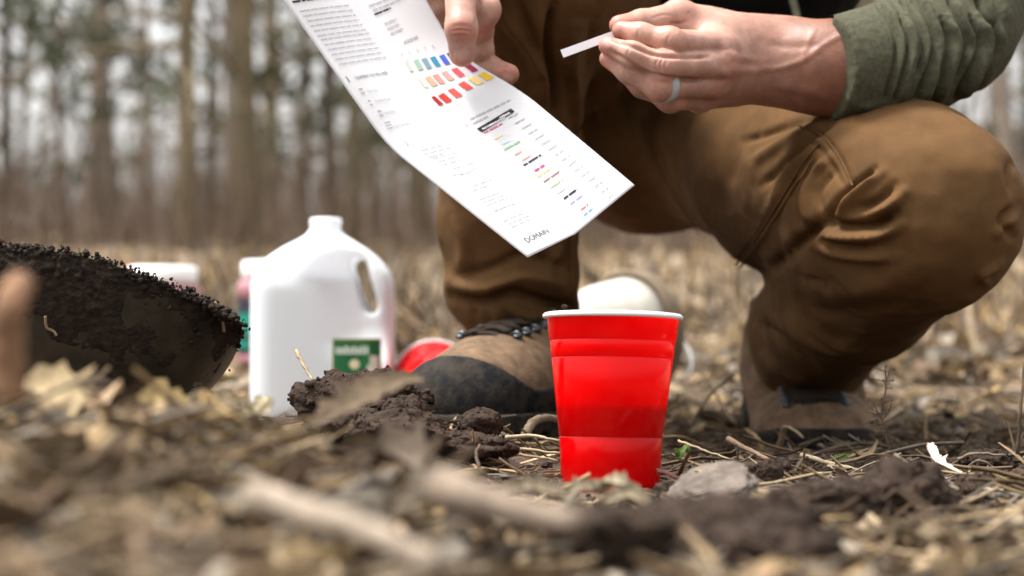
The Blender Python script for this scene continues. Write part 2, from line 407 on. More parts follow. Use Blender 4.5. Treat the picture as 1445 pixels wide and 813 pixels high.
for i in range(7):
    kind = 'pine' if i < 4 else 'bare'
    tk, lv = tree_meshes(100 + i, kind)
    mb = M[barks[i % 3]]
    a = mesh_np('trunk', np.concatenate(tk.V), tk.F, mb); COL.objects.unlink(a)
    b = None
    if lv.n:
        b = mesh_np('crown', np.concatenate(lv.V), np.array(lv.F), M['needle'], smooth=False); COL.objects.unlink(b)
    variants.append((kind, a.data, b.data if b else None))
    for o in (a, b):
        if o is not None: bpy.data.objects.remove(o)
LAB = ['dark barked pine with thin needled boughs behind the field', 'grey barked pine with sparse needles behind the field', 'olive barked pine with loose needled boughs behind the field',
       'dark barked crooked pine with needled boughs behind the field', 'grey bare leafless tree standing in the wood', 'olive barked leafless tree standing in the wood', 'dark barked leafless tree standing in the wood']
def plant(v, px, d, s=1.0, yaw=None, rr=np.random.default_rng(3)):
    X = (px - 722.5) / F * d; e = empty('pine_tree' if variants[v][0] == 'pine' else 'bare_tree', (X, d, float(gz(np.array([X]), np.array([d]), False)[0]) - .03))
    e.rotation_euler = (rr.normal(0, .015), rr.normal(0, .02), rr.uniform(0, 6.28) if yaw is None else yaw); e.scale = (s, s, s * rr.uniform(.9, 1.15))
    tag(e, LAB[v], 'tree', 'pines in the wood behind the field' if variants[v][0] == 'pine' else 'leafless trees in the wood behind the field')
    t = bpy.data.objects.new('trunk', variants[v][1]); link(t, e)
    if variants[v][2]:
        c = bpy.data.objects.new('crown', variants[v][2]); link(c, e)
    return e
# trunks that can be told apart in the photograph: (variant, seen at, distance, size)
for v, px, d, s in [(3, 92, 15, .62), (0, 8, 17, .8), (1, 160, 17, .95), (2, 262, 14.5, 1.1), (5, 350, 15.5, 1.15), (4, 322, 20, .8), (6, 462, 17, .8), (2, 497, 16, .85),
                    (0, 425, 22, 1.0), (1, 556, 19, .9), (5, 590, 15.5, .8), (6, 30, 24, 1), (1, 205, 25, 1.1), (4, 128, 27, 1), (0, 300, 28, 1.1), (5, 388, 26, 1), (2, 530, 27, 1.1),
                    (4, 1428, 16, .9), (1, 1395, 22, 1), (6, 1445, 25, 1), (5, 1475, 18, 1), (0, 1520, 19, 1), (2, -60, 16, 1), (4, -130, 20, 1), (1, 640, 24, 1), (3, 860, 22, 1), (0, 960, 26, 1), (5, 1080, 20, 1), (2, 1220, 24, 1), (6, 760, 18, 1)]:
    e_ = plant(v, px, d, s)
    own = {92: 'slim dark straight pine trunk standing apart in the wood', 262: 'stout olive barked pine at the edge of the wood', 350: 'stout olive leafless trunk beside bright sky gaps', 497: 'mossy olive pine trunk beside the leaflet', 462: 'dark slim leafless trunk just behind the leaflet edge', 160: 'pale grey pine trunk beside the slim dark pine', 1428: 'grey leafless trunk beside the olive sleeve'}
    if px in own: e_['label'] = own[px]; del e_['group']
rr = np.random.default_rng(77)
for k in range(14):
    plant(int(rr.choice([0, 0, 1, 2, 3, 3, 4, 5, 6])), rr.uniform(-250, 1700), rr.uniform(26, 46), rr.uniform(.8, 1.25))
# brush and far wood
def twigs(n, y0, y1, hmin, hmax, rad, seed, base, xw=.40):
    r = np.random.default_rng(seed); y = r.uniform(y0, y1, n); x = (r.random(n) * 2 - 1) * (xw * y + 2); h = r.uniform(hmin, hmax, n)
    zc = gz(x, y, False); lean = r.normal(0, .22, (n, 2)); bend = r.normal(0, .12, (n, 2)); m = 4
    V = np.zeros((n, m, 3, 3)); ang = np.array([0, 2.1, 4.2])
    for i in range(m):
        t = i / (m - 1); cx = x + lean[:, 0] * h * t + bend[:, 0] * h * t * t; cy = y + lean[:, 1] * h * t + bend[:, 1] * h * t * t
        rad_ = rad * (1 - .8 * t) * r.uniform(.7, 1.3, n)
        for k in range(3):
            V[:, i, k, 0] = cx + rad_ * math.cos(ang[k]); V[:, i, k, 1] = cy + rad_ * math.sin(ang[k]); V[:, i, k, 2] = zc + h * t
    f = np.array([[i * 3 + k, i * 3 + (k + 1) % 3, i * 3 + 3 + (k + 1) % 3, i * 3 + 3 + k] for i in range(m - 1) for k in range(3)])
    Fc = (f[None] + (np.arange(n) * m * 3)[:, None, None]).reshape(-1, 4)
    C = np.repeat(np.asarray(base)[r.integers(0, len(base), n)] * r.uniform(.6, 1.3, (n, 1)), m * 3, 0)
    return V.reshape(-1, 3), Fc, C
BR = [(.22, .16, .125), (.17, .125, .10), (.26, .20, .15), (.14, .11, .085)]
V, Fc, C = twigs(4200, 12.5, 22, .15, 1.2, .009, 5, BR)
tag(mesh_np('brush_thicket', V, Fc, M['brush'], col=C), 'thicket of bare brown twigs along the edge of the wood', 'brush', kind='stuff')
V, Fc, C = twigs(2000, 24, 50, .4, 2.0, .018, 6, BR)
tag(mesh_np('far_undergrowth', V, Fc, M['brush'], col=C), 'dense brown undergrowth deep between the far trunks', 'undergrowth', kind='stuff')
V, Fc, C = twigs(90, 46, 95, 9, 14, .11, 8, [(.12, .095, .075), (.17, .14, .11)])
tag(mesh_np('far_wood', V, Fc, M['brush'], col=C), 'far wood of slim trunks reading as one brown mass', 'wood', kind='stuff')
# ================================================================ sculpting with distance fields
class Field:
    def __init__(s, lo, hi, h):
        s.lo = np.asarray(lo, float); s.h = h
        s.n = np.ceil((np.asarray(hi, float) - s.lo) / h).astype(int) + 1
        s.f = np.full(s.n, .06, np.float32)
    def copy(s):
        o = object.__new__(Field); o.lo, o.h, o.n, o.f = s.lo, s.h, s.n, np.full(s.n, .06, np.float32); return o
    def sub(s, lo, hi):
        a = np.clip(np.floor((lo - s.lo) / s.h).astype(int), 0, s.n); b = np.clip(np.ceil((hi - s.lo) / s.h).astype(int) + 1, 0, s.n)
        sl = tuple(slice(i, j) for i, j in zip(a, b))
        g = [s.lo[k] + s.h * np.arange(a[k], b[k], dtype=np.float32) for k in range(3)]
        return sl, np.meshgrid(*g, indexing='ij', sparse=True)
    def cap(s, a, b, ra, rb, k=.01, fl=None, cut=False):
        a = np.asarray(a, float); b = np.asarray(b, float); pad = max(ra, rb) * (1.0 if fl is None else max(1, fl[1])) + .06
        sl, (X, Y, Z) = s.sub(np.minimum(a, b) - pad, np.maximum(a, b) + pad)
        if 0 in s.f[sl].shape: return s
        ba = b - a; L2 = ba @ ba + 1e-12
        vx, vy, vz = X - a[0], Y - a[1], Z - a[2]
        t = np.clip((vx * ba[0] + vy * ba[1] + vz * ba[2]) / L2, 0, 1)
        vx, vy, vz = vx - t * ba[0], vy - t * ba[1], vz - t * ba[2]
        if fl is not None:
            n = np.asarray(fl[0], float); n = n / np.linalg.norm(n); dn = (vx * n[0] + vy * n[1] + vz * n[2]) * (1 / fl[1] - 1)
            vx, vy, vz = vx + dn * n[0], vy + dn * n[1], vz + dn * n[2]
        d = np.sqrt(vx * vx + vy * vy + vz * vz) - (ra + (rb - ra) * t)
        if fl is not None: d = d * min(1, fl[1] * 1.1)
        d = d.astype(np.float32); f = s.f[sl]
        if cut: s.f[sl] = -smin_(-f, d, k)
        else: s.f[sl] = smin_(f, d, k)
        return s
    def chain(s, pts, k=.01, fl=None):
        for (a, ra), (b, rb) in zip(pts[:-1], pts[1:]): s.cap(a, b, ra, rb, k, fl)
        return s
def smin_(a, b, k):
    h = np.maximum(k - np.abs(a - b), 0) / k
    return np.minimum(a, b) - h * h * k * .25
def surface(fd, relax=2):
    f = fd.f; ins = f < 0; nx, ny, nz = f.shape
    c = [ins[i:nx - 1 + i, j:ny - 1 + j, k:nz - 1 + k] for i in (0, 1) for j in (0, 1) for k in (0, 1)]
    allin = c[0].copy(); anyin = c[0].copy()
    for q in c[1:]: allin &= q; anyin |= q
    act = anyin & ~allin
    I = np.argwhere(act); idx = np.full(act.shape, -1, np.int32); idx[tuple(I.T)] = np.arange(len(I))
    off = np.array([[i, j, k] for i in (0, 1) for j in (0, 1) for k in (0, 1)])
    val = np.stack([f[I[:, 0] + o[0], I[:, 1] + o[1], I[:, 2] + o[2]] for o in off], 1).astype(float)
    acc = np.zeros((len(I), 3)); cnt = np.zeros(len(I))
    for a in range(8):
        for b in range(a + 1, 8):
            if np.abs(off[a] - off[b]).sum() != 1: continue
            va, vb = val[:, a], val[:, b]; m = (va < 0) != (vb < 0)
            t = np.where(m, va / np.where(m, va - vb, 1), 0)
            acc += np.where(m[:, None], off[a] + t[:, None] * (off[b] - off[a]), 0); cnt += m
    V = fd.lo + fd.h * (I + acc / cnt[:, None])
    Fs = []
    for ax in range(3):
        A = ins[tuple(slice(0, -1) if k == ax else slice(None) for k in range(3))]; B = ins[tuple(slice(1, None) if k == ax else slice(None) for k in range(3))]
        E = np.argwhere(A != B); u, v = [k for k in range(3) if k != ax]
        ok = (E[:, u] > 0) & (E[:, v] > 0) & (E[:, u] < f.shape[u] - 1) & (E[:, v] < f.shape[v] - 1); E = E[ok]
        s = A[tuple(E.T)]
        def cell(du, dv):
            e = E.copy(); e[:, u] += du; e[:, v] += dv; return idx[tuple(e.T)]
        q = np.stack([cell(-1, -1), cell(0, -1), cell(0, 0), cell(-1, 0)], 1)
        flip = s if ax != 1 else ~s
        q[~flip] = q[~flip][:, ::-1]; Fs.append(q)
    Fc = np.concatenate(Fs)
    for _ in range(relax): V = relax_(V, Fc)
    return V, Fc
def relax_(V, Fc, a=.5):
    S = np.zeros_like(V); n = np.zeros(len(V))
    for i in range(4):
        j = Fc[:, (i + 1) % 4]; k = Fc[:, i]
        for c in range(3): S[:, c] += np.bincount(k, V[j, c], len(V)) + np.bincount(j, V[k, c], len(V))
        n += np.bincount(k, minlength=len(V)) + np.bincount(j, minlength=len(V))
    return V + a * (S / np.maximum(n, 1)[:, None] - V)
def normals(V, Fc):
    n = np.cross(V[Fc[:, 2]] - V[Fc[:, 0]], V[Fc[:, 3]] - V[Fc[:, 1]]); N = np.zeros_like(V)
    for i in range(4):
        for c in range(3): N[:, c] += np.bincount(Fc[:, i], n[:, c], len(V))
    return N / (np.linalg.norm(N, axis=1, keepdims=True) + 1e-12)
def subdivide(V, Fc):                              # one smooth quad split
    E = np.concatenate([np.sort(Fc[:, [i, (i + 1) % 4]], 1) for i in range(4)])
    key = E[:, 0].astype(np.int64) * len(V) + E[:, 1]; uk, inv = np.unique(key, return_inverse=True)
    ea, eb = uk // len(V), uk % len(V); m = len(Fc)
    EV = (V[ea] + V[eb]) / 2; FV = V[Fc].mean(1); nV, nE = len(V), len(uk)
    e = inv.reshape(4, m).T + nV; fc = np.arange(m) + nV + nE
    Q = np.concatenate([np.stack([Fc[:, i], e[:, i], fc, e[:, (i + 3) % 4]], 1) for i in range(4)])
    V2 = np.concatenate([V, EV, FV]); return relax_(V2, Q, .5), Q
def dist2line(px, py, pts):
    best = np.full(len(px), 1e9); pts = np.asarray(pts, float)
    for a, b in zip(pts[:-1], pts[1:]):
        v = b - a; t = np.clip(((px - a[0]) * v[0] + (py - a[1]) * v[1]) / (v @ v + 1e-9), 0, 1)
        best = np.minimum(best, np.hypot(px - a[0] - t * v[0], py - a[1] - t * v[1]))
    return best
def smoothline(pts, n=6):
    pts = np.asarray(pts, float)
    if len(pts) < 3: return pts
    p = np.vstack([2 * pts[0] - pts[1], pts, 2 * pts[-1] - pts[-2]]); out = []
    for i in range(1, len(p) - 2):
        for t in np.linspace(0, 1, n, endpoint=False):
            out.append(.5 * (2 * p[i] + (p[i + 1] - p[i - 1]) * t + (2 * p[i - 1] - 5 * p[i] + 4 * p[i + 1] - p[i + 2]) * t * t + (3 * p[i] - p[i - 1] - 3 * p[i + 1] + p[i + 2]) * t ** 3))
    return np.array(out + [pts[-1]])
def folds(V, Fc, lines):
    """lines: (points, width px, height m); a crease pressed into or a ridge raised on the side of the cloth that faces out here"""
    N = normals(V, Fc); px, py, d = proj(V)
    view = V - CAM; view /= np.linalg.norm(view, axis=1, keepdims=True)
    front = np.clip(-(N * view).sum(1) * 2.5, 0, 1)
    D = np.zeros(len(V))
    for pts, wd, amp in lines:
        L = smoothline(pts); lo, hi = L.min(0) - 4 * wd, L.max(0) + 4 * wd
        m = (px > lo[0]) & (px < hi[0]) & (py > lo[1]) & (py < hi[1]) & (front > 0)
        if not m.any(): continue
        dd = dist2line(px[m], py[m], L)
        # fade at the ends of the fold
        e = np.minimum(np.hypot(px[m] - L[0][0], py[m] - L[0][1]), np.hypot(px[m] - L[-1][0], py[m] - L[-1][1]))
        D[m] += amp * np.exp(-(dd / wd) ** 2) * np.clip(.25 + e / (3.5 * wd), 0, 1)
    return V + N * (D * front)[:, None]

# ================================================================ the crouching person
base = P(930, 640, 1.85); base[2] = 0.0
person = empty('person', base)
tag(person, 'person crouching in brown trousers, olive hoodie and hiking boots, holding leaflet and strip', 'person')

# ---- trousers
lo, hi = np.array([-.14, 1.28, -.06]), np.array([.60, 2.32, .62])
tr = Field(lo, hi, .0048)
tr.chain([(P(985, 150, 2.04), .115), (P(1130, 235, 1.72), .098), (P(1262, 292, 1.50), .081), (P(1296, 298, 1.47), .081)], .03)   # thigh to knee
shin = tr.copy(); shin.chain([(P(1290, 306, 1.475), .078), (P(1205, 395, 1.64), .070), (P(1150, 470, 1.79), .061), (P(1140, 530, 1.85), .055)], .02)
tr.f = smin_(tr.f, shin.f, .016)
tr.cap(P(900, 110, 2.06), P(1000, 110, 2.08), .135, .135, .06)                                            # seat
l = tr.copy()
l.chain([(P(862, 60, 2.0), .10), (P(790, 20, 1.76), .088), (P(745, -60, 1.56), .082)], .03)                 # other thigh to knee
l2 = tr.copy(); l2.chain([(P(742, -60, 1.565), .078), (P(712, 140, 1.645), .065), (P(716, 300, 1.69), .060), (P(725, 395, 1.70), .060)], .02)
l2.chain([(P(725, 395, 1.70), .060), (P(740, 440, 1.72), .047), (P(742, 500, 1.72), .049)], .012)
l.f = smin_(l.f, l2.f, .025); tr.f = smin_(tr.f, l.f, .02)
tr.cap(P(830, 190, 1.93), P(900, 200, 2.0), .075, .10, .05)
# hems are cut open
tr.cap(P(742, 558, 1.72), P(748, 660, 1.72), .050, .08, .006, cut=True)
tr.cap(P(1140, 622, 1.86), P(1142, 700, 1.88), .054, .08, .006, cut=True)
V, Fc = surface(tr, 2); V, Fc = subdivide(V, Fc)
N = normals(V, Fc)
wr = fbm(V * np.array([9, 9, 14.]), 3, 41); V = V + N * (.0035 * wr + .0010 * fbm(V * 40, 2, 43))[:, None]
TF = [  # knee pit and its radiating folds
    ([(1075, 388), (1105, 365), (1140, 330), (1165, 312)], 9, -.012),
    ([(1165, 314), (1178, 290), (1200, 268), (1235, 240)], 5, -.008), ([(1182, 300), (1210, 272), (1243, 243)], 7, .007),
    ([(1170, 316), (1200, 320), (1235, 316), (1262, 302)], 6, -.012), ([(1205, 296), (1235, 285), (1262, 262)], 6, -.007), ([(1225, 306), (1255, 292), (1275, 272)], 7, .008),
    ([(1160, 330), (1190, 334), (1240, 332), (1270, 318)], 7, .009), ([(1150, 345), (1180, 356), (1220, 362), (1262, 362)], 8, .006), ([(1165, 340), (1195, 348), (1230, 349)], 4, -.006),
    ([(1120, 375), (1132, 395), (1165, 402)], 7, -.006), ([(1130, 330), (1120, 300), (1128, 262), (1150, 235)], 7, -.006), ([(1145, 320), (1136, 285), (1145, 250), (1170, 222)], 6, .006), ([(1158, 300), (1155, 270), (1178, 240)], 5, -.004),
    # seam along the inside of the thigh
    ([(1020, 400), (1070, 330), (1110, 270), (1150, 205), (1190, 262)], 3, -.0022), ([(1130, 180), (1165, 195), (1192, 235), (1200, 262)], 3, -.002),
    ([(1085, 300), (1115, 245), (1160, 200), (1200, 170)], 8, .006), ([(1060, 230), (1110, 200), (1170, 168)], 7, .005), ([(1050, 200), (1100, 182), (1150, 166)], 5, -.005), ([(1075, 262), (1125, 215), (1180, 180)], 5, -.005),
    # outer knee
    ([(1440, 215), (1425, 240), (1432, 275)], 6, -.006), ([(1436, 290), (1415, 312), (1430, 335)], 6, -.008), ([(1428, 310), (1408, 330)], 6, .007), ([(1410, 372), (1385, 388), (1392, 400)], 5, .005),
    # lower leg
    ([(1068, 452), (1100, 478), (1150, 520)], 6, -.010), ([(1075, 430), (1115, 462), (1180, 490), (1230, 470)], 11, .008), ([(1080, 505), (1110, 528), (1150, 540)], 7, .006), ([(1095, 395), (1150, 440), (1230, 440), (1290, 425)], 14, -.005), ([(1170, 410), (1230, 405), (1300, 380)], 18, .005),
    ([(1240, 470), (1280, 450), (1330, 430)], 12, -.004), ([(1090, 420), (1078, 450)], 6, .005),
    # other leg
    ([(640, 418), (680, 425), (720, 412), (775, 428), (812, 436)], 7, -.012), ([(636, 402), (690, 408), (740, 392), (800, 408)], 10, .008), ([(690, 430), (706, 452), (690, 478)], 7, .006), ([(715, 432), (740, 446), (790, 450)], 7, .005), ([(668, 430), (672, 455)], 6, -.004),
    ([(650, 390), (700, 375), (740, 360), (800, 380)], 7, -.005), ([(780, 10), (772, 60), (782, 120), (784, 170)], 6, -.012), ([(764, 0), (758, 70), (770, 160)], 12, .006), ([(706, 20), (740, 60), (772, 110)], 8, .006), ([(730, 0), (752, 55), (770, 95)], 6, -.005),
    ([(812, 40), (806, 100), (822, 190), (850, 260)], 9, .007), ([(838, 30), (832, 110), (850, 200)], 7, -.005), ([(868, 60), (870, 130), (900, 230)], 10, .006), ([(800, 100), (812, 180), (840, 270)], 6, -.006), ([(905, 170), (935, 250), (990, 320), (1010, 370)], 4, -.003), ([(925, 160), (960, 240), (1010, 330)], 9, .004),
    ([(640, 300), (655, 345), (650, 395)], 10, .004), ([(770, 390), (790, 350), (795, 300)], 8, .004)]
V = folds(V, Fc, TF)
trousers = mesh_np('trousers', V, Fc, M['pants'], person)
sx_, sy_, sd_ = proj(V); SN_ = normals(V, Fc)
def seam(pts, rad=.0011):                          # a felled seam lying on the cloth
    L = smoothline(pts, 10); out = []
    for p in L:
        m = np.nonzero((np.abs(sx_ - p[0]) < 6) & (np.abs(sy_ - p[1]) < 6))[0]
        if not len(m): continue
        i = m[np.argmin(sd_[m])]; near = m[sd_[m] < sd_[i] + .012]; out.append(P(p[0], p[1], sd_[near].mean() - .0006))
    out = np.array(out)
    for _ in range(3): out[1:-1] = .5 * out[1:-1] + .25 * (out[:-2] + out[2:])
    v, f = tube(out, rad, 6, flat=.6); mesh_np('seam', v, f, M['pants'], trousers)
seam([(1030, 385), (1072, 330), (1108, 272), (1140, 222), (1165, 195)]); seam([(1128, 178), (1163, 194), (1190, 232), (1203, 262)]); seam([(1036, 388), (1078, 333), (1114, 276), (1146, 226)])
seam([(906, 172), (936, 250), (985, 330), (1000, 360)]); seam([(770, 150), (800, 300), (806, 400)])

# ---- boots
def boot(name, place, flex, rand=.050, side_=.036, shaft=.165, rows=(.205, .188, .170, .152, .136)):
    """toe along +x, heel at 0, sole on z = 0; flex bends the heel up about the ball of the foot"""
    f = Field((-.03, -.07, -.01), (.32, .07, .20), .0030)
    f.chain([((.255, .004, .042), .036), ((.20, .002, .048), .043), ((.14, 0, .060), .043), ((.09, 0, .075), .042), ((.045, 0, .060), .038)], .03, ((0, 1, 0), 1.12))
    f.chain([((.285 - .025, .002, .036), .036), ((.24, -.012, .036), .036)], .02, ((0, 1, 0), 1.15))
    f.chain([((.09, 0, .075), .046), ((.075, 0, .12), .046), ((.068, 0, .175), .050)], .03)
    f.chain([((.03, 0, .05), .036), ((.04, 0, .10), .037)], .03)
    # flat bottom
    Z = f.lo[2] + f.h * np.arange(f.n[2]); f.f = np.maximum(f.f, (.020 - Z)[None, None, :].astype(np.float32))
    up = f.f.copy()
    X = (f.lo[0] + f.h * np.arange(f.n[0]))[:, None, None]; Yg = (f.lo[1] + f.h * np.arange(f.n[1]))[None, :, None]; Zg = Z[None, None, :]
    f.f = np.maximum(f.f, (Zg - shaft).astype(np.float32)); V1, F1 = surface(f, 2)
    # rubber rand: a skin over the lower edge, high over the toe
    top = side_ + rand * np.clip((X - .225) / .055, 0, 1) ** 1.5 + .016 * np.clip((.05 - X) / .05, 0, 1)
    f.f = np.maximum(up - .0032, (Zg - top).astype(np.float32)).astype(np.float32); V2, F2 = surface(f, 2)
    # outsole: outline of the foot, thick, with a lip
    f.f = np.maximum(up, -.5 + 0 * up)
    zi = int(round((.034 - f.lo[2]) / f.h)); sl2 = up[:, :, zi]
    s = f.copy(); s.f = np.maximum(np.repeat((sl2 - .0085)[:, :, None], f.n[2], 2), np.maximum(Zg - .030, .004 - Zg).astype(np.float32)).astype(np.float32)
    lug = (np.sin(X * 2 * math.pi / .022) > .1) & (Zg < .013) & (np.abs(Yg) > 0.0)
    s.f = np.where(lug & (sl2[:, :, None] > -.012), .01, s.f).astype(np.float32); V3, F3 = surface(s, 1)
    xb, zb = .205, .012
    def bend(V):
        V = np.asarray(V, float).copy(); t = np.clip((xb - V[:, 0]) / .07, 0, 1); a = -flex * t * t * (3 - 2 * t) * 1.0
        dx, dz = V[:, 0] - xb, V[:, 2] - zb; c, s_ = np.cos(a), np.sin(a)
        V[:, 0], V[:, 2] = xb + dx * c - dz * s_, zb + dx * s_ + dz * c
        return V
    def put(V): return place(bend(V))
    o0 = put(np.array([[.205, 0, 0]]))[0]
    b = mesh_np('boot', put(V1), F1, M['leather'], person)
    mesh_np('rand', put(V2), F2, M['rubber'], b); mesh_np('outsole', put(V3), F3, M['rubber'], b)
    # tongue, laces, hooks down the vamp
    def topz(x, y):
        col_ = up[min(max(int(round((x - f.lo[0]) / f.h)), 0), f.n[0] - 1), min(max(int(round((y - f.lo[1]) / f.h)), 0), f.n[1] - 1), :]
        k = np.nonzero(col_ < 0)[0]; return Z[k[-1]] if len(k) else .05
    tg = []; 
    for x in np.linspace(rows[0] + .010, rows[-1] - .014, 8):
        for y in (-.014, -.007, 0, .007, .014): tg.append((x, y, topz(x, y) + .0032 - abs(y) * .10))
    mesh_np('tongue', put(tg), [list(q) for q in gridf(5, 8)], M['lace'], b)
    la = MB()
    for i, x in enumerate(rows):
        p = [(x + (.009 * np.sign(t) if i % 2 else 0) * 0, t * .021, topz(x, t * .021) + .0045) for t in np.linspace(-1, 1, 7)]
        la.add(*tube(put(p), .0021, 6))
        if i + 1 < len(rows):
            for sg in (-1, 1):
                p = [(x + (rows[i + 1] - x) * t, sg * .021 * (1 - 2 * t), topz(x + (rows[i + 1] - x) * t, sg * .021 * (1 - 2 * t)) + .0060) for t in np.linspace(0, 1, 7)]
                la.add(*tube(put(p), .0021, 6))
    la.build('lace', M['lace'], b)
    for x in rows[0:5]:
        for sg in (-1, 1):
            z = topz(x, sg * .026); mb = MB()
            p0 = np.array([x, sg * .026, z + .003])
            v_, f_ = ico(2); mb.add(put(v_ * np.array([.0048, .0040, .0022]) + p0), f_.tolist())
            mb.add(put(tube([p0 + [0, sg * .004, -.001], p0 + [0, 0, .004], p0 + [0, -sg * .005, .002]], .0020, 6)[0]), tube([(0, 0, 0), (0, 1, 0), (0, 2, 0)], .1, 6)[1])
            mb.build('lace_hook', M['steel'], b)
    # stitched welt ridge on the upper
    return b
def placer(toe, yaw, pitch=0.0, roll=0.0, s=1.0):
    c, sn = math.cos(yaw), math.sin(yaw); Rz = np.array([[c, -sn, 0], [sn, c, 0], [0, 0, 1]])
    Rr = rotm('X', roll); Rp = rotm('Y', pitch)
    def f(V): return ((np.asarray(V, float) - np.array([.205, 0, 0])) * s) @ (Rz @ Rp @ Rr).T + toe
    return f
bl = P(690, 600, 1.60); bl[2] = .010
boot('boot', placer(bl, R(-90 - 27), 0, 0, np.array([1.04, 1.06, .98])), 0.0, .036, .050, .118)
br = P(1143, 628, 1.775); br[2] = -.004
br[2] = -.016
boot('boot', placer(br, R(-93), 0, 0, np.array([1.0, 1.04, .74])), R(24), .012, .036, .165, (.262, .246, .230, .212, .19))

# ---- hands, arms, head: one skin
def finger(fd, js, rs, k=.004, fl=None):
    return fd.chain(list(zip(js, rs)), k, fl)
# hand with the strip (fingers to the picture's left, back of the hand towards us)
hf = Field(P(838, 175, 1.46) - [.004, .11, .004], P(1290, -20, 1.46) + [.004, .12, .006], .00115)
palm = hf.copy()
W_ = P(1058, 84, 1.492)
palm.chain([(P(1010, 66, 1.452), .0150), (P(1040, 76, 1.480), .0200), (P(1075, 86, 1.495), .0245)], .012)
palm.chain([(P(1012, 88, 1.445), .0150), (P(1045, 92, 1.480), .0200)], .012)
palm.chain([(P(1000, 112, 1.448), .0150), (P(1035, 104, 1.478), .0200), (P(1065, 96, 1.495), .0240)], .012)
palm.chain([(P(985, 136, 1.462), .0125), (P(1025, 118, 1.485), .0170)], .012)
palm.chain([(P(968, 26, 1.470), .0105), (P(1000, 42, 1.475), .0150), (P(1045, 62, 1.490), .0190)], .012)
palm.chain([(P(960, 40, 1.455), .0060), (P(1000, 56, 1.462), .012)], .014)
# forearm
palm.chain([(P(1062, 86, 1.493), .0262), (P(1110, 90, 1.490), .0290), (P(1160, 96, 1.480), .0330), (P(1215, 98, 1.48), .0355), (P(1285, 92, 1.50), .0380)], .02, ((0, 1, 0), .86))
palm.cap(P(1030, 50, 1.475), P(1110, 62, 1.50), .012, .016, .02)
fing = [([P(1016, 66, 1.445), P(944, 60, 1.402), P(904, 50, 1.405), P(877, 43, 1.412)], [.0125, .0102, .0090, .0074]),
        ([P(1018, 90, 1.440), P(938, 94, 1.392), P(892, 77, 1.392), P(858, 65, 1.402)], [.0125, .0104, .0091, .0072]),
        ([P(1004, 116, 1.444), P(932, 122, 1.400), P(888, 101, 1.402), P(858, 83, 1.412)], [.0122, .0100, .0087, .0068]),
        ([P(990, 136, 1.458), P(946, 140, 1.425), P(905, 122, 1.428), P(880, 104, 1.432)], [.0110, .0088, .0078, .0062]),
        ([P(990, 36, 1.472), P(958, 23, 1.462), P(905, 33, 1.440), P(874, 36, 1.428)], [.0135, .0118, .0100, .0080])]
tot = palm.f.copy()
fs = []
for i, (js, rs) in enumerate(fing):
    ff = finger(hf.copy(), js, rs, .006)
    # knuckle pads
    ff.cap(js[1], js[1] + np.array([0, -.0012, .0]), rs[1] * 1.03, rs[1] * 1.03, .006)
    fs.append(ff.f); tot = np.minimum(tot, smin_(palm.f, ff.f, .007))
for a, b in ((0, 1), (1, 2), (2, 3)): tot = np.minimum(tot, smin_(fs[a], fs[b], .0008))
hf.f = tot
V, Fc = surface(hf, 2)
keep_open = V[:, 0] < P(1286, 90, 1.55)[0] + 1
HL = [  # knuckle creases, web folds, tendons and a vein
    ([(936, 82), (931, 92), (934, 104)], 1.6, -.0009), ([(930, 82), (925, 92), (928, 103)], 1.4, -.0008), ([(942, 83), (938, 94), (941, 104)], 1.4, -.0007),
    ([(944, 50), (941, 60), (943, 72)], 1.5, -.0006), ([(901, 42), (899, 50), (901, 57)], 1.4, -.0006), ([(888, 68), (885, 76), (886, 84)], 1.3, -.0006), ([(884, 92), (881, 100), (883, 108)], 1.3, -.0006),
    ([(1015, 58), (1024, 68), (1026, 80)], 7, .0016), ([(1008, 100), (1022, 104), (1024, 112)], 7, .0022), ([(1022, 72), (1048, 82), (1080, 88)], 6, .0007), ([(1024, 104), (1050, 100), (1085, 98)], 6, .0007),
    ([(1030, 84), (1050, 90), (1070, 92)], 6, -.0006), ([(1035, 92), (1029, 118), (1018, 132)], 5, -.0008),
    ([(1200, 44), (1165, 62), (1135, 84), (1100, 96), (1070, 98)], 5, .0009), ([(1152, 36), (1140, 62), (1132, 86)], 4.5, .0006), ([(868, 56), (895, 66), (925, 77), (960, 80), (1000, 80)], 3.0, -.0030), ([(862, 73), (890, 90), (915, 104), (950, 111), (990, 114)], 3.0, -.0030), ([(945, 34), (960, 33), (968, 30)], 2.2, -.0022), ([(1085, 120), (1130, 128), (1180, 140)], 8, .0010),
    ([(1078, 60), (1110, 66), (1160, 64)], 6, -.0008), ([(920, 26), (935, 21), (948, 22)], 1.5, -.0006)]
V = folds(V, Fc, HL)
def skin_tint(V, Fc, warm, tips, nails):
    px, py, d = proj(V); c = np.tile(np.array([.42, .235, .178]), (len(V), 1))
    c = c * (1 + .10 * fbm(V * 90, 3, 51))[:, None]
    r_ = np.zeros(len(V))
    for (p, rad) in warm: r_ = np.maximum(r_, np.exp(-((V - p) ** 2).sum(1) / rad ** 2))
    c = c * (1 - r_[:, None]) + np.array([.42, .160, .120]) * r_[:, None]
    for (p, rad) in nails: 
        q = .8 * np.clip(1.6 - 1.6 * np.sqrt(((V - p) ** 2).sum(1)) / rad, 0, 1)[:, None]; c = c * (1 - q) + np.array([.54, .33, .28]) * q
    return c
warm = [(js[1], .011) for js, rs in fing] + [(js[3], .012) for js, rs in fing] + [(fing[1][0][0], .012), (fing[2][0][0], .012)]
nails = [(P(866, 42, 1.404), .0055), (P(853, 60, 1.393), .0055), (P(853, 78, 1.403), .005)]
Ct = skin_tint(V, Fc, warm, None, nails)
pxv, pyv, dv = proj(V)
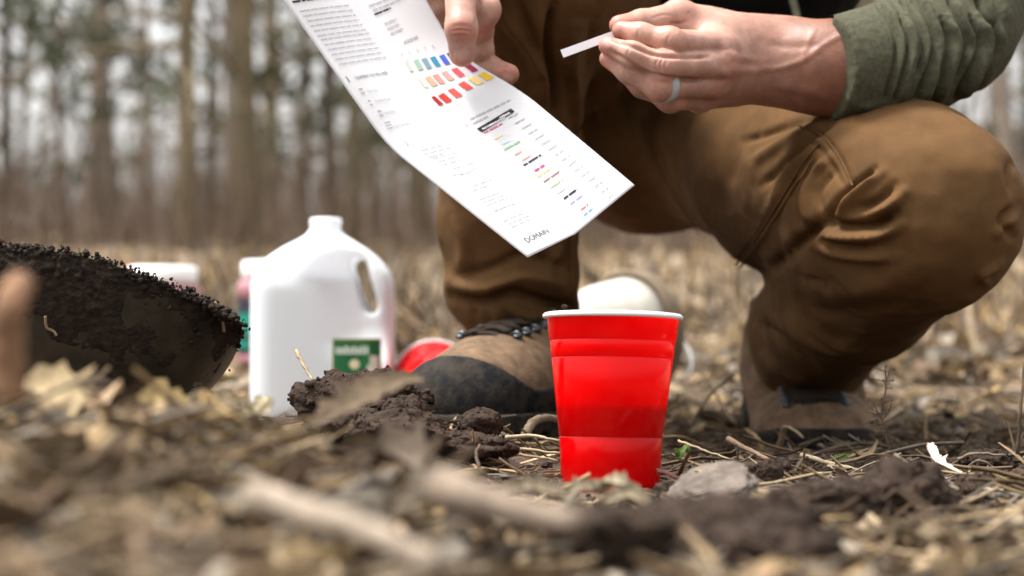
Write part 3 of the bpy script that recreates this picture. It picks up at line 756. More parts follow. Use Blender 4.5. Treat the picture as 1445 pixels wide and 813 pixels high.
fa = np.clip((pxv - 985) / 210, 0, 1)[:, None]; fa = fa * fa * (3 - 2 * fa); Ct = Ct * (1 - fa * np.array([.58, .70, .77]))           # ruddier forearm, with the shade on its side darkened into the tint
mole = np.exp(-((pxv - 971) ** 2 + (pyv - 17) ** 2) / 2.2)[:, None] * (dv < 1.475)[:, None]; Ct = Ct * (1 - .8 * mole)
BV, BF, BC = [V], [Fc], [Ct]
# hand with the leaflet
hg = Field(P(590, 130, 1.45) - [.01, .09, .01], P(760, -215, 1.45) + [.03, .12, .01], .00125)
palm = hg.copy()
palm.chain([(P(640, -95, 1.490), .026), (P(625, -30, 1.478), .0170), (P(628, 10, 1.476), .0125)], .012)
palm.chain([(P(665, -95, 1.490), .026), (P(672, -45, 1.478), .0200)], .012)
palm.chain([(P(648, -100, 1.49), .0270), (P(655, -170, 1.53), .0275), (P(650, -215, 1.56), .031)], .02)
palm.chain([(P(640, -60, 1.465), .0180), (P(648, -25, 1.440), .0150)], .012)
fing2 = [([P(642, -70, 1.462), P(649, -18, 1.428), P(651, 40, 1.410), P(652, 76, 1.424)], [.0165, .0122, .0118, .0102]),
         ([P(668, -50, 1.472), P(684, 14, 1.438), P(676, 48, 1.462), P(664, 66, 1.475)], [.0140, .0118, .0095, .0080]),
         ([P(660, -40, 1.482), P(678, 40, 1.462), P(680, 72, 1.466), P(678, 92, 1.474)], [.0130, .0098, .0088, .0075]),
         ([P(648, -30, 1.488), P(650, 58, 1.480), P(690, 95, 1.470), P(718, 105, 1.458)], [.0125, .0100, .0088, .0084])]
tot = palm.f.copy()
for js, rs in fing2:
    ff = finger(hg.copy(), js, rs, .006); tot = np.minimum(tot, smin_(palm.f, ff.f, .012))
hg.f = tot
V, Fc = surface(hg, 2)
HL2 = [([(636, 38), (650, 36), (666, 39)], 2, -.0009), ([(636, 44), (650, 42.5), (667, 45)], 2, -.0010), ([(637, 51), (650, 50), (665, 52)], 1.8, -.0008), ([(640, 57), (652, 56), (664, 58)], 1.6, -.0007),
       ([(640, 72), (645, 68), (660, 68), (664, 72)], 1.4, -.0009), ([(640, 72), (639, 84)], 1.3, -.0007), ([(664, 72), (663, 84)], 1.3, -.0007), ([(638, 86), (650, 89), (663, 86)], 1.6, -.0009),
       ([(673, -10), (676, 15), (672, 40)], 4, -.0010), ([(608, 5), (625, 30)], 2, -.0010), ([(614, 0), (632, 28)], 2, -.0008), ([(703, 97), (712, 94), (720, 97)], 1.6, -.0008)]
V = folds(V, Fc, HL2)
Ct = skin_tint(V, Fc, [(P(651, 45, 1.40), .010), (P(652, 88, 1.42), .007), (P(716, 104, 1.452), .010), (P(690, 50, 1.44), .010)], None, [(P(652, 76, 1.412), .0085), (P(717, 112, 1.452), .006)])
BF.append(Fc + sum(map(len, BV))); BV.append(V); BC.append(Ct)
# torso, upper arms, neck, head (above the picture)
tf = Field((-.28, 1.35, .25), (.62, 2.25, 1.22), .008)
SH_L, SH_R = P(745, -560, 1.88), P(1235, -560, 1.88); EL_L, EL_R = P(560, -330, 1.72), P(1352, 20, 1.60)
tf.chain([(P(950, 0, 2.02), .12), (P(985, -250, 1.94), .125), (P(990, -500, 1.86), .12)], .05, ((1, 0, 0), 1.2))
tf.chain([(SH_L, .06), (EL_L, .045), (P(640, -190, 1.545), .034)], .03); tf.chain([(SH_R, .06), (EL_R, .043), (P(1275, 90, 1.50), .036)], .03)
tf.cap(SH_L, SH_R, .06, .06, .06)
HC = P(985, -770, 1.72)
tf.chain([(P(988, -600, 1.84), .055), (HC + [0, .03, -.04], .055)], .04)
tf.cap(HC + [0, .03, .02], HC + [0, -.02, .015], .088, .080, .03, ((1, 0, 0), .86)); tf.cap(HC + [0, -.035, -.055], HC + [0, -.055, -.085], .052, .036, .04)
tf.cap(HC + [0, -.095, .0], HC + [0, -.118, -.03], .010, .014, .015)
for sg in (-1, 1):
    tf.cap(HC + [sg * .032, -.105, .012], HC + [sg * .034, -.105, .012], .012, .012, .015, cut=True); tf.cap(HC + [sg * .032, -.082, .012], HC + [sg * .033, -.082, .012], .012, .012, .004)
    tf.cap(HC + [sg * .078, .01, -.02], HC + [sg * .082, .02, .015], .012, .017, .01)
tf.cap(HC + [-.02, -.092, -.058], HC + [.02, -.092, -.058], .004, .004, .004, cut=True)
V, Fc = surface(tf, 2)
BF.append(Fc + sum(map(len, BV))); BV.append(V); BC.append(np.tile(np.array([.585, .330, .240]), (len(V), 1)))
mesh_np('body', np.concatenate(BV), np.concatenate(BF), M['skin'], person, col=np.concatenate(BC))
# short hair
hh = Field(HC - [.13, .13, .06], HC + [.13, .16, .14], .006)
hh.cap(HC + [0, .035, .03], HC + [0, -.012, .03], .094, .086, .03, ((1, 0, 0), .87)); hh.cap(HC + [0, -.10, -.03], HC + [0, -.06, -.06], .085, .09, .01, cut=True)
V, Fc = surface(hh, 1); V = V + normals(V, Fc) * (.004 * fbm(V * 60, 3, 4))[:, None]
mesh_np('hair', V, Fc, M['hair'], person)
# forearm and wrist hairs
hm = MB(); hr = np.random.default_rng(5)
for k in range(420):
    px = hr.uniform(1045, 1190); side = hr.random()
    b0 = P(px, 84 + (hr.uniform(-1, 1)), 1.5); rr_ = np.interp(px, [1045, 1110, 1190], [.0258, .0288, .0350]); a = hr.normal(1.45, .38)
    cy = np.interp(px, [1058, 1110, 1160, 1215], [86, 90, 96, 98]); b0 = P(px, cy, np.interp(px, [1058, 1110, 1160, 1215], [1.493, 1.490, 1.480, 1.48]))
    n = np.array([0, -math.cos(a) * .86, math.sin(a)]); s0 = b0 + n * rr_ * .985
    e = s0 + n * hr.uniform(.002, .006) + np.array([hr.normal(-.003, .003), 0, 0])
    w_ = np.array([.00012, 0, 0.0]); hm.add([s0 - w_, s0 + w_, e], [[0, 1, 2]])
hm.build('arm_hair', M['hair'], person, smooth=False)

# ---- ring
pr = P(931, 123, 1.4005); ax = P(932, 122, 1.400) - P(1004, 116, 1.444); ax /= np.linalg.norm(ax)
pr = fing[2][0][1] + (fing[2][0][0] - fing[2][0][1]) * .06 + np.array([0, -.0006, 0])
rv, rf = lathe([(.0110, -.0041), (.0128, -.0041), (.0131, 0), (.0128, .0041), (.0110, .0041), (.0110, -.0041)], 40)
ax = fing[2][0][0] - fing[2][0][1]; ax /= np.linalg.norm(ax)
q = np.array(Vector((0, 0, 1)).rotation_difference(Vector(ax)).to_matrix())
mesh_np('ring', rv @ q.T * .99 + pr, rf, M['silicone'], person)['label'] = 'plain grey wedding band'

# ---- shirt and hoodie
sf = Field((-.22, 1.45, .20), (.62, 2.26, .98), .007)
sf.chain([(P(1035, -88, 1.82), .128), (P(1000, -300, 1.88), .145), (P(990, -500, 1.87), .14)], .05, ((1, 0, 0), 1.12)); sf.cap(P(960, -60, 2.02), P(985, -300, 1.96), .135, .14, .05)
V, Fc = surface(sf, 2); V = V + normals(V, Fc) * (.004 * fbm(V * np.array([18, 18, 9.]), 3, 61))[:, None]
mesh_np('shirt', V, Fc, M['shirt'], person)
ho = Field((-.32, 1.36, .14), (.64, 2.30, 1.02), .0052)
ho.chain([(P(985, -330, 1.92), .165), (P(990, -540, 1.88), .135)], .06, ((1, 0, 0), 1.22)); ho.cap(P(950, -80, 2.10), P(985, -330, 1.99), .13, .15, .05, ((1, 0, 0), 1.15))
ho.cap(SH_L, SH_R, .075, .075, .07)
ho.chain([(SH_L, .078), (EL_L, .060), (P(628, -225, 1.58), .046)], .03)
def cutplane(fd, p0, n, side=1):
    X, Y, Z = [fd.lo[k] + fd.h * np.arange(fd.n[k]) for k in range(3)]; n = np.asarray(n, float) / np.linalg.norm(n)
    d = (X - p0[0])[:, None, None] * n[0] + (Y - p0[1])[None, :, None] * n[1] + (Z - p0[2])[None, None, :] * n[2]
    fd.f = np.maximum(fd.f, (-d * side)).astype(np.float32)
cutplane(ho, P(628, -225, 1.58) + np.array([0, 0, 0]), EL_L - P(640, -190, 1.545)) if False else None
V0, F0 = surface(ho, 2)
af = Field(P(1165, 190, 1.55) - [.01, .14, 0], P(1440, -330, 1.62) + [.03, .22, 0], .0026)
af.chain([(P(1150, 98, 1.470), .0375), (P(1200, 97, 1.475), .0388), (P(1245, 90, 1.490), .0425), (P(1300, 70, 1.52), .0475), (P(1340, 44, 1.560), .0510), (P(1352, 5, 1.60), .0515)], .02, ((0, 1, 0), .95))
af.chain([(P(1352, 5, 1.60), .0515), (P(1330, -220, 1.74), .066)], .03); af.cap(P(1330, -220, 1.74), SH_R, .066, .078, .03)
cutplane(af, P(1204, 95, 1.437), (1, .42, .05))
V, Fc = surface(af, 2); V, Fc = subdivide(V, Fc)
HF = []
xs_ = [1262, 1276, 1300, 1313, 1337, 1362, 1376, 1398]
for i, x_ in enumerate(xs_):
    k_ = 1 + .12 * i; w2 = 1.0 + .5 * math.sin(i * 2.3)
    arc = lambda dx: [(x_ - 34 + dx + 2 * i, -6), (x_ - 8 + dx, 26), (x_ + 4 + dx, 62), (x_ - 2 + dx - 1.5 * i, 104), (x_ - 14 + dx - 2.5 * i, 146)]
    a0, a1 = arc(0), arc(9.0)
    if i in (1, 4, 6): a0, a1 = a0[1:], a1[1:]
    if i in (2, 5): a0, a1 = a0[:-1], a1[:-1]
    HF.append((a0, 3.4, -.0050 * k_)); HF.append((a1, 6.5, .0034 * k_ * w2))
HF += [([(1318, 20), (1330, 60), (1322, 100)], 3.5, -.0030), ([(1360, -30), (1400, 0), (1418, 20)], 8, .0060), ([(1340, -40), (1385, -12), (1410, 8)], 5, -.0060), ([(1400, -20), (1408, 20), (1396, 60)], 5, -.006),
       ([(1345, 118), (1358, 86), (1372, 60)], 4, -.0040), ([(1300, 132), (1312, 100), (1320, 70)], 3, -.0030), ([(1188, 140), (1225, 152), (1262, 142)], 8, .0020)]
V = folds(V, Fc, HF)
V = V + normals(V, Fc) * (.0010 * fbm(V * 18, 3, 71) + .0003 * fbm(V * 110, 2, 73))[:, None]
V, Fc = np.vstack([V0, V]), np.vstack([F0, Fc + len(V0)])
hood = mesh_np('hoodie', V, Fc, M['hoodie'], person)
dsv, dsf = tube(smoothline([P(1116, -140, 1.70), P(1114, -60, 1.685), P(1117, -10, 1.680), P(1124, 20, 1.675), P(1126, 34, 1.67)]), .0062, 10, flat=.6)
mesh_np('drawstring', dsv, dsf, M['hoodie'], hood)
# ================================================================ the red cup and its fellow
def _sharp(pr, e=.00012):                                  # doubled rings keep the moulded steps crisp
    out = [pr[0]]
    for p, q, n_ in zip(pr[:-2], pr[1:-1], pr[2:]):
        for t in (p, n_):
            v = np.array(t) - np.array(q); l_ = np.linalg.norm(v); out.append(tuple(np.array(q) + v / l_ * min(e, l_ * .3)))
    return out + [pr[-1]]
CUP_OUT = _sharp([(.0290, .0016), (.0312, .0002), (.0318, .0008), (.0322, .0050), (.0333, .0058), (.03505, .0368), (.0348, .0371), (.0349, .0376), (.0354, .0379), (.04120, .0900), (.0409, .0903), (.0410, .0908), (.0416, .0911), (.04260, .1016), (.0423, .1019), (.0424, .1024), (.0431, .1027), (.0448, .1170), (.0455, .1185)])
CUP_RIM = [(.0452, .1172), (.0468, .1170), (.0477, .1182), (.0477, .1196), (.0466, .1206), (.0450, .1206), (.0444, .1190), (.0452, .1172)]
def cup(name, T, label, cat, fill=None, base=(0, 0, 0)):
    e = empty(name, base)
    v, f = lathe(CUP_OUT, 72, cap_bottom=True); w_ = mesh_np('wall', T(v), f, M['cup'], e)
    inn = [(.0285, .004), (.0312, .008), (.0332, .037), (.0390, .090), (.0409, .1025), (.0441, .1185)]; v, f = lathe(inn, 72, cap_bottom=True); mesh_np('inner_wall', T(v), [q[::-1] for q in f], M['cup_inner'], e)
    v, f = lathe(CUP_RIM, 72); mesh_np('rim', T(v), f, M['cup_white'], e)
    if fill:
        v, f = lathe([(.0005, .006), (.0285, .006), (.0320, .014), (.0362, fill), (.0005, fill)], 48); mesh_np('muddy_water', T(v), f, M['soil'], e)
    return tag(e, label, cat)
cb = P(861, 695, 1.238); Rc = rotm('Y', R(1.1)) @ rotm('X', R(-2.6))
cup('plastic_cup', lambda v: v @ Rc.T * .99 + cb, 'red plastic party cup with white rim standing upright on the soil', 'cup', fill=.058, base=cb)
tc_ = P(612, 538, 2.10); axd = np.array([-.10, 1.0, .10]); axd /= np.linalg.norm(axd)
q2 = np.array(Vector((0, 0, 1)).rotation_difference(Vector(axd)).to_matrix())
cup('plastic_cup', lambda v: (v - [0, 0, .118]) @ q2.T + tc_, 'red plastic cup tipped over on its side behind the boot', 'cup', base=tc_)

# ================================================================ water jug
jb = P(458.5, 600, 2.09); jx, jy = jb[0], jb[1]; jz = float(gz(np.array([jx]), np.array([jy]))[0]) - .002
jugE = empty('water_jug', (jx, jy, jz)); tag(jugE, 'milky white plastic gallon water jug with green label and moulded handle', 'jug')
jf = Field((-.10, -.10, -.004), (.10, .10, .25), .0028)
Xg = (jf.lo[0] + jf.h * np.arange(jf.n[0]))[:, None, None]; Yg = (jf.lo[1] + jf.h * np.arange(jf.n[1]))[None, :, None]; Zg = (jf.lo[2] + jf.h * np.arange(jf.n[2]))[None, None, :]
def jug_half(z):
    return np.interp(z, [0, .006, .02, .155, .170, .180, .190, .200, .208, .214, .218], [.070, .0755, .0775, .0775, .0745, .0690, .0600, .0475, .0345, .0250, .019])
def rsq(a, rc):                                     # rounded square of half width a
    qx = np.abs(Xg) - (a - rc); qy = np.abs(Yg) - (a - rc)
    return np.hypot(np.maximum(qx, 0), np.maximum(qy, 0)) + np.minimum(np.maximum(qx, qy), 0) - rc
aa = jug_half(Zg); bodyf = np.maximum(rsq(aa, np.minimum(.026, aa * .9)) * .85, np.maximum(-Zg, Zg - .219))
neck = np.maximum(np.hypot(Xg, Yg) - np.where(Zg > .2265, .0186, .0168), np.maximum(.20 - Zg, Zg - .2355))
jf.f = smin_(bodyf.astype(np.float32), neck.astype(np.float32), .006)
for sg in (-1, 1):                                   # hand hold: pockets either side and the slot right through
    jf.cap((.036, sg * .085, .176), (.058, sg * .085, .120), .052, .048, .02, cut=True)
jf.cap((.0405, -.12, .178), (.0405, .12, .178), .0062, .0062, .006, cut=True)
for t in np.linspace(0, 1, 7):
    p = np.array([.0405, 0, .182]) * (1 - t) + np.array([.0545, 0, .134]) * t; jf.cap(p - [0, .11, 0], p + [0, .11, 0], .0075, .0075, .006, cut=True)
V, Fc = surface(jf, 2); mesh_np('bottle', V + [jx, jy, jz], Fc, M['jug'], jugE)
wf = jf.copy(); wf.f = np.maximum(jf.f + .004, (Zg - .168)).astype(np.float32); V, Fc = surface(wf, 1)
mesh_np('water', V + [jx, jy, jz], Fc, M['water'], jugE)
M['label_green'] = mat('green_label', (.012, .16, .045), .45, .4, col2=(.006, .10, .03), nscale=35)
M['label_olive'] = mat('label_border', (.13, .17, .02), .5, .3); M['label_pale'] = mat('label_print', (.62, .70, .60), .5, .3)
def lab(x0, x1, z0, z1, off, m, parent, name, n=14):
    xs = np.linspace(x0, x1, n); a, rc = .0775, .026
    y_ = np.where(xs < a - rc, -a, -(a - rc) - np.sqrt(np.maximum(rc ** 2 - np.maximum(xs - (a - rc), 0) ** 2, 1e-8)))
    V = [(x, y - off, z) for z in (z0, z1) for x, y in zip(xs, y_)]
    return mesh_np(name, np.array(V) + [jx, jy, jz], gridf(n, 2), m, parent)
lb = lab(.016, .0685, .040, .0985, .0010, M['label_olive'], jugE, 'label')
lab(.018, .0670, .041, .0950, .0014, M['label_green'], lb, 'panel')
lr = np.random.default_rng(2)
xx = .0195
while xx < .052:
    wd = lr.uniform(.0025, .0045); lab(xx, xx + wd, .0815, .0815 + lr.uniform(.007, .0095), .0018, M['label_pale'], lb, 'lettering', 3); xx += wd + .0012
v, f = lathe([(.0001, 0), (.0055, 0)], 20); mesh_np('emblem', np.stack([v[:, 0] + .040, v[:, 2] * 0 - .0775 - .0020, v[:, 1] + .0705], 1) + [jx, jy, jz], f, mat('emblem_cream', (.66, .62, .40), .5), lb)
for (a, b, c, d_) in [(.0565, .0655, .052, .080), (.0535, .058, .060, .070), (.021, .050, .050, .0565)]: lab(a, b, c, d_, .0018, M['label_pale'], lb, 'lettering', 5)

# ================================================================ jars behind
M['jar_pink'] = mat('rose_plastic', (.42, .20, .22), .4, .4, trans=.2); M['jar_label'] = mat('charcoal_label', (.035, .036, .050), .5, .3); M['teal'] = mat('teal_print', (.012, .22, .16), .5, .3)
def jar(px, d, label):
    b = P(px, 520, d); b[2] = float(gz(np.array([b[0]]), np.array([b[1]]))[0]) - .003; e = empty('supplement_jar', b); tag(e, label, 'jar')
    v, f = lathe([(.001, 0), (.058, 0), (.063, .005), (.063, .018), (.0615, .020), (.0615, .110), (.063, .112), (.063, .128), (.058, .140), (.050, .143), (.050, .150)], 48)
    mesh_np('jar_body', v + b, f, M['jar_pink'], e)
    v, f = lathe([(.001, .171), (.052, .171), (.0555, .168), (.0555, .146), (.0545, .144), (.050, .144)], 48); mesh_np('lid', v + b, [q[::-1] for q in f], M['white'], e)
    v, f = lathe([(.0622, .021), (.0622, .109)], 48); lb = mesh_np('label', v + b, f, M['jar_label'], e)
    for z0, z1, t0, t1 in [(.066, .086, 3.5, 4.6), (.050, .064, 3.7, 4.7), (.030, .042, 3.5, 4.5), (.090, .096, 4.3, 4.8)]:
        n = 10; V = [(.0627 * math.cos(t), .0627 * math.sin(t), z) for z in (z0, z1) for t in np.linspace(t0, t1, n)]
        mesh_np('print', np.array(V) + b, gridf(n, 2), M['teal'] if z1 < .09 else M['white'], lb)
jar(389, 3.0, 'rose supplement jar with charcoal and teal label behind the jug')
jar(229, 3.0, 'white lidded jar standing behind the dirt caked shovel')

# ================================================================ shovel
sb = P(120, 600, 1.42); sb[2] = 0; sh = empty('shovel', sb); tag(sh, 'dirt caked steel shovel blade lying on the leaf litter', 'shovel')
c_top = [(-120, 338, 1.40), (0, 347, 1.37), (60, 353, 1.355), (120, 363, 1.35), (180, 381, 1.35), (240, 405, 1.355), (290, 430, 1.365), (325, 451, 1.385), (338, 466, 1.40)]
c_mid = [(-120, 470, 1.43), (0, 478, 1.385), (80, 482, 1.370), (150, 488, 1.365), (210, 494, 1.368), (258, 502, 1.378), (290, 508, 1.392), (314, 513, 1.415), (326, 512, 1.445)]
c_bot = [(-120, 610, 1.48), (0, 616, 1.44), (90, 616, 1.42), (150, 610, 1.41), (195, 604, 1.412), (228, 596, 1.418), (250, 588, 1.426), (267, 579, 1.440), (281, 567, 1.465)]
def curve3(c): return smoothline([P(*p) for p in c], 5)
ct, cm, cbm = curve3(c_top), curve3(c_mid), curve3(c_bot); ns, nt_ = len(ct), 26
tt = np.linspace(0, 1, nt_)[:, None, None]
G = ct[None] * (1 - tt) * (1 - 2 * tt) + cm[None] * 4 * tt * (1 - tt) + cbm[None] * tt * (2 * tt - 1)
G = np.stack([np.stack([np.interp(np.linspace(0, ns - 1, 150), np.arange(ns), G[j, :, c]) for c in range(3)], -1) for j in range(nt_)]); ns = 150
G = np.stack([np.stack([np.interp(np.linspace(0, nt_ - 1, 90), np.arange(nt_), G[:, i, c]) for c in range(3)], -1) for i in range(ns)], 1); nt_ = 90
front = G.reshape(-1, 3); Fg = np.array(gridf(ns, nt_))[:, ::-1]; Ng = normals(front, Fg)
if (Ng[:, 1].mean() > 0): Ng = -Ng; Fg = Fg[:, ::-1]
tg_ = np.repeat(np.linspace(0, 1, nt_), ns); sg_ = np.tile(np.linspace(0, 1, ns), nt_)
thick = np.clip(1.25 - 2.6 * tg_ + .9 * fbm(front * 22, 3, 5), .0, 1.3) * np.where(sg_ > .86, np.clip(1.6 - 3.5 * tg_, 0, 1), 1)
back = front - Ng * .0028; film = front + Ng * (thick * (.0016 + .0018 * np.abs(fbm(front * 130, 4, 6)) + .0012 * fbm(front * 420, 2, 7)) - .0004)[:, None]; n0 = len(front)
ring = list(range(ns)) + [j * ns + ns - 1 for j in range(1, nt_)] + list(range(nt_ * ns - 2, (nt_ - 1) * ns - 1, -1)) + [j * ns for j in range(nt_ - 2, 0, -1)]
side = [[ring[i], ring[(i + 1) % len(ring)], ring[(i + 1) % len(ring)] + n0, ring[i] + n0] for i in range(len(ring))]
mesh_np('blade', np.vstack([front, back]), np.vstack([Fg, Fg[:, ::-1] + n0, np.array(side)]), M['blade'], sh)
fm = mesh_np('soil_film', film, Fg, M['crust'], sh)
hv, hf_ = tube(smoothline([P(-100, 470, 1.46), P(-180, 465, 1.49), P(-330, 440, 1.56)]), [.024] * 7 + [.02] * 6, 14) if False else tube(np.array([P(-90, 470, 1.46), P(-180, 465, 1.49), P(-330, 440, 1.56)]), [.026, .023, .020], 14)
mesh_np('socket', hv, hf_, M['blade'], sh)
hv, hf_ = tube(np.array([P(-300, 445, 1.55), P(-700, 380, 1.72), P(-1300, 250, 2.0)]), [.0185, .018, .018], 14); mesh_np('handle', hv, hf_, M['wood'], sh)
tv, tf_ = text_verts('USA', .0115, bold=.0004)
o0 = np.array([P(266, 556, 1.418), P(309, 508, 1.398)]); ex = o0[1] - o0[0]; ex /= np.linalg.norm(ex); nn = -(FWD) + .55 * RGT; ey = np.cross(nn, ex); ey /= np.linalg.norm(ey); nn = np.cross(ex, ey)
mesh_np('stamped_letters', o0[0] + tv[:, :1] * ex + tv[:, 1:2] * ey + nn * .007, tf_, mat('worn_steel', (.16, .13, .09), .5, .3), sh, smooth=False)
rs_ = np.random.default_rng(21); CV, CF, nb = [], [], 0
tmp = crumbs(10, 2, 23)
for k in range(3400):
    s_, t_ = rs_.random(), rs_.random() ** (1.6 if k % 6 == 0 else 9)
    i, j = min(int(s_ * (ns - 1)), ns - 1), min(int(t_ * (nt_ - 1)), nt_ - 1)
    if i > ns * .80 and t_ > .36 + .2 * rs_.random(): continue
    if t_ > .12 and (rs_.random() < .6 or fbm(G[j, i][None] * 30, 2, 3)[0] < .1): continue
    v, f = tmp[k % 10]; sz = min(rs_.gamma(1.1, .0011), .0055)
    p = G[j, i] + Ng[j * ns + i] * sz * .10 + rs_.normal(0, 1, 3) * [.003, .0006, .002]
    CV.append((v * sz) @ rotm('Z', rs_.uniform(0, 6)).T @ rotm('X', rs_.uniform(0, 6)).T + p); CF.append(f + nb); nb += len(v)
for k in range(150):                                  # a heap on the shoulder of the blade
    v, f = tmp[k % 10]; sz = rs_.uniform(.002, .007); a_ = rs_.random()
    p = P(262 + 66 * a_ + rs_.normal(0, 5), 412 + 40 * a_ + rs_.normal(0, 4), 1.368 + rs_.normal(0, .010)); CV.append(v * sz + p); CF.append(f + nb); nb += len(v)
cr = mesh_np('dirt_crust', np.concatenate(CV), np.concatenate(CF), M['crust'], sh); cr['kind'] = 'stuff'
M['root'] = mat('pale_root', (.22, .15, .085), .8, .2)
for pts in [[(303, 426, 1.358), (312, 440, 1.360), (315, 455, 1.366), (316, 468, 1.372)], [(64, 446, 1.358), (66, 462, 1.360), (76, 468, 1.362), (80, 474, 1.362)], [(338, 470, 1.42), (342, 464, 1.42), (343, 474, 1.42)]]:
    mesh_np('root', *tube(smoothline([P(*p) for p in pts]), .0011, 6), M['root'], sh)

# ================================================================ the leaflet
def PL(c): return np.array([P(*p) for p in c])
LE = [(347, -75, 1.415), (446, 65, 1.408), (545, 205, 1.395), (648, 287, 1.375), (750, 368, 1.355)]
ME = [(449, -84, 1.430), (541, 52, 1.424), (632, 186, 1.408), (725, 260, 1.388), (817, 334, 1.368)]
RE = [(556, -88, 1.462), (601, 0, 1.459), (631, 52, 1.456), (645, 74, 1.453), (672, 92, 1.448), (702, 108, 1.442), (742, 133, 1.430), (900, 265, 1.395)]
def edge(c, v):
    p = PL(c); k = np.array([0, .45, .60, .66, .75, .85, 1, 2] if c is RE else [0, .5, 1, 1.5, 2]); return np.stack([np.interp(v, k, p[:, i]) for i in range(3)], -1)
def sheet(u, v):                                       # u 0..2 over two columns, v 0..2 over two rows
    u = np.asarray(u, float); v = np.asarray(v, float)
    vs_ = [np.clip(v + o, 0, 2) for o in (-.09, -.045, 0, .045, .09)]           # softened folds
    L_, M_, R_ = [sum(edge(c, q) for q in vs_) / 5 for c in (LE, ME, RE)]
    a = np.clip(u, 0, 1)[..., None]; b = np.clip(u - 1, 0, 1)[..., None]
    p = np.where((u <= 1)[..., None], L_ * (1 - a) + M_ * a, M_ * (1 - b) + R_ * b)
    bow = .004 * np.sin(np.pi * a) * (u <= 1)[..., None] - .004 * np.sin(np.pi * b) * (u > 1)[..., None]
    return p - FWD * bow
uu, vv = np.meshgrid(np.linspace(0, 2, 37), np.linspace(0, 2, 61)); SV = sheet(uu, vv).reshape(-1, 3); SF = np.array(gridf(37, 61)); SN = normals(SV, SF)
if (SN @ FWD).mean() > 0: SF = SF[:, ::-1]; SN = -SN
n0 = len(SV); ring = list(range(37)) + [j * 37 + 36 for j in range(1, 61)] + list(range(61 * 37 - 2, 60 * 37 - 1, -1)) + [j * 37 for j in range(59, 0, -1)]
side = [[ring[i], ring[(i + 1) % len(ring)], ring[(i + 1) % len(ring)] + n0, ring[i] + n0] for i in range(len(ring))]
lfE = empty('leaflet', SV.mean(0)); tag(lfE, 'white folded soil test leaflet with colour chart held in the hand', 'leaflet')
mesh_np('sheet', np.vstack([SV, SV - SN * .0002]), np.vstack([SF, SF[:, ::-1] + n0, np.array(side)]), M['paper'], lfE)
fu, fv = np.meshgrid(np.linspace(0, 2, 321), np.linspace(0, 2, 401)); FP = sheet(fu, fv).reshape(-1, 3); fpx, fpy, _ = proj(FP); fu, fv = fu.ravel(), fv.ravel()
def inv(px, py):
    i = np.argmin((fpx - px) ** 2 + (fpy - py) ** 2); return np.array([fu[i], fv[i]])
def onsheet(uv, lift=.0005):
    uv = np.asarray(uv, float); p = sheet(uv[:, 0], uv[:, 1]); e = 1e-3
    du = sheet(uv[:, 0] + e, uv[:, 1]) - sheet(uv[:, 0] - e, uv[:, 1]); dv_ = sheet(uv[:, 0], uv[:, 1] + e) - sheet(uv[:, 0], uv[:, 1] - e)
    n = np.cross(du, dv_); n /= np.linalg.norm(n, axis=1, keepdims=True) + 1e-12; s_ = np.sign((n @ -FWD)); return p + n * (s_ * lift)[:, None]
UX, VX = 1 / .050, 1 / .150                             # panel units per metre
def quad_px(c, m, name='colour_swatch'):                # print whose corners are seen at these places
    uv = np.array([inv(*p) for p in c]); a = np.linspace(0, 1, 4); U, Vv = np.meshgrid(a, a)
    q = (uv[0] * ((1 - U) * (1 - Vv))[..., None] + uv[1] * (U * (1 - Vv))[..., None] + uv[2] * (U * Vv)[..., None] + uv[3] * ((1 - U) * Vv)[..., None]).reshape(-1, 2)
    return mesh_np(name, onsheet(q), gridf(4, 4), m, lfE, smooth=False)
def words(s, px, py, size, m, name='printed_text', bold=0.0, lift=.0005, sx=1.0):
    v, f = text_verts(s, size, bold=bold); uv0 = inv(px, py); uv = np.stack([uv0[0] + v[:, 0] * UX * sx, uv0[1] - v[:, 1] * VX], 1)
    return mesh_np(name, onsheet(np.clip(uv, 0.005, 1.995), lift), f, m, lfE, smooth=False)
tr_ = np.random.default_rng(4)
def greek(mb, px, py, wd, hgt):                          # a line of print too small to read
    uv0 = inv(px, py); x = 0
    while x < wd:
        w_ = min(tr_.uniform(.0022, .0075), wd - x); n = 3
        q = np.array([[uv0[0] + (x + w_ * i / (n - 1)) * UX, uv0[1] + (h * hgt) * VX] for h in (0, -1) for i in range(n)]); mb.add(onsheet(np.clip(q, .005, 1.995)), gridf(n, 2)); x += w_ + .0007
def para(lines, m, name='paragraph'):
    mb = MB()
    for l_ in lines: greek(mb, *l_)
    o = mb.build(name, m, lfE, smooth=False); o['kind'] = 'stuff'; return o
M['pale_ink'] = mat('pale_ink', (.40, .40, .43), .7, .2)
para([(424 + k * 4.95, 17.5 + k * 6.75, .0355, .00085) for k in range(12)], M['grey_ink'])
para([(414, 4, .030, .0016)], M['ink'], 'heading'); para([(521, 10, .032, .0012), (526, 16, .030, .0012)], M['grey_ink']); para([(529, 22.5, .015, .0013)], M['ink'], 'heading')
para([(543, 35, .011, .0012), (547, 42, .011, .0012), (551, 48.5, .012, .0012)], M['pale_ink'])
words('EQUIPMENT YOU WILL NEED', 503, 113, .0030, M['ink'], 'heading', sx=.62); words('1', 491, 117, .0062, M['ink'], 'heading')
words('pH COLOR CHART', 571, 63, .0030, M['ink'], 'heading', sx=.55)
for k, s_ in enumerate(['4', '5', '6', '7', '8']): words(s_, 566 + k * 11.5, 79 - k * 2.2, .0034, M['grey_ink'], 'printed_number')
for s_, x_, y_ in [('Test Cup', 520, 131), ('Distilled Water', 531, 145), ('Test Strips', 543, 162), ('Color Chart Below', 556, 181)]: words(s_, x_, y_, .0027, M['grey_ink'], sx=.7)
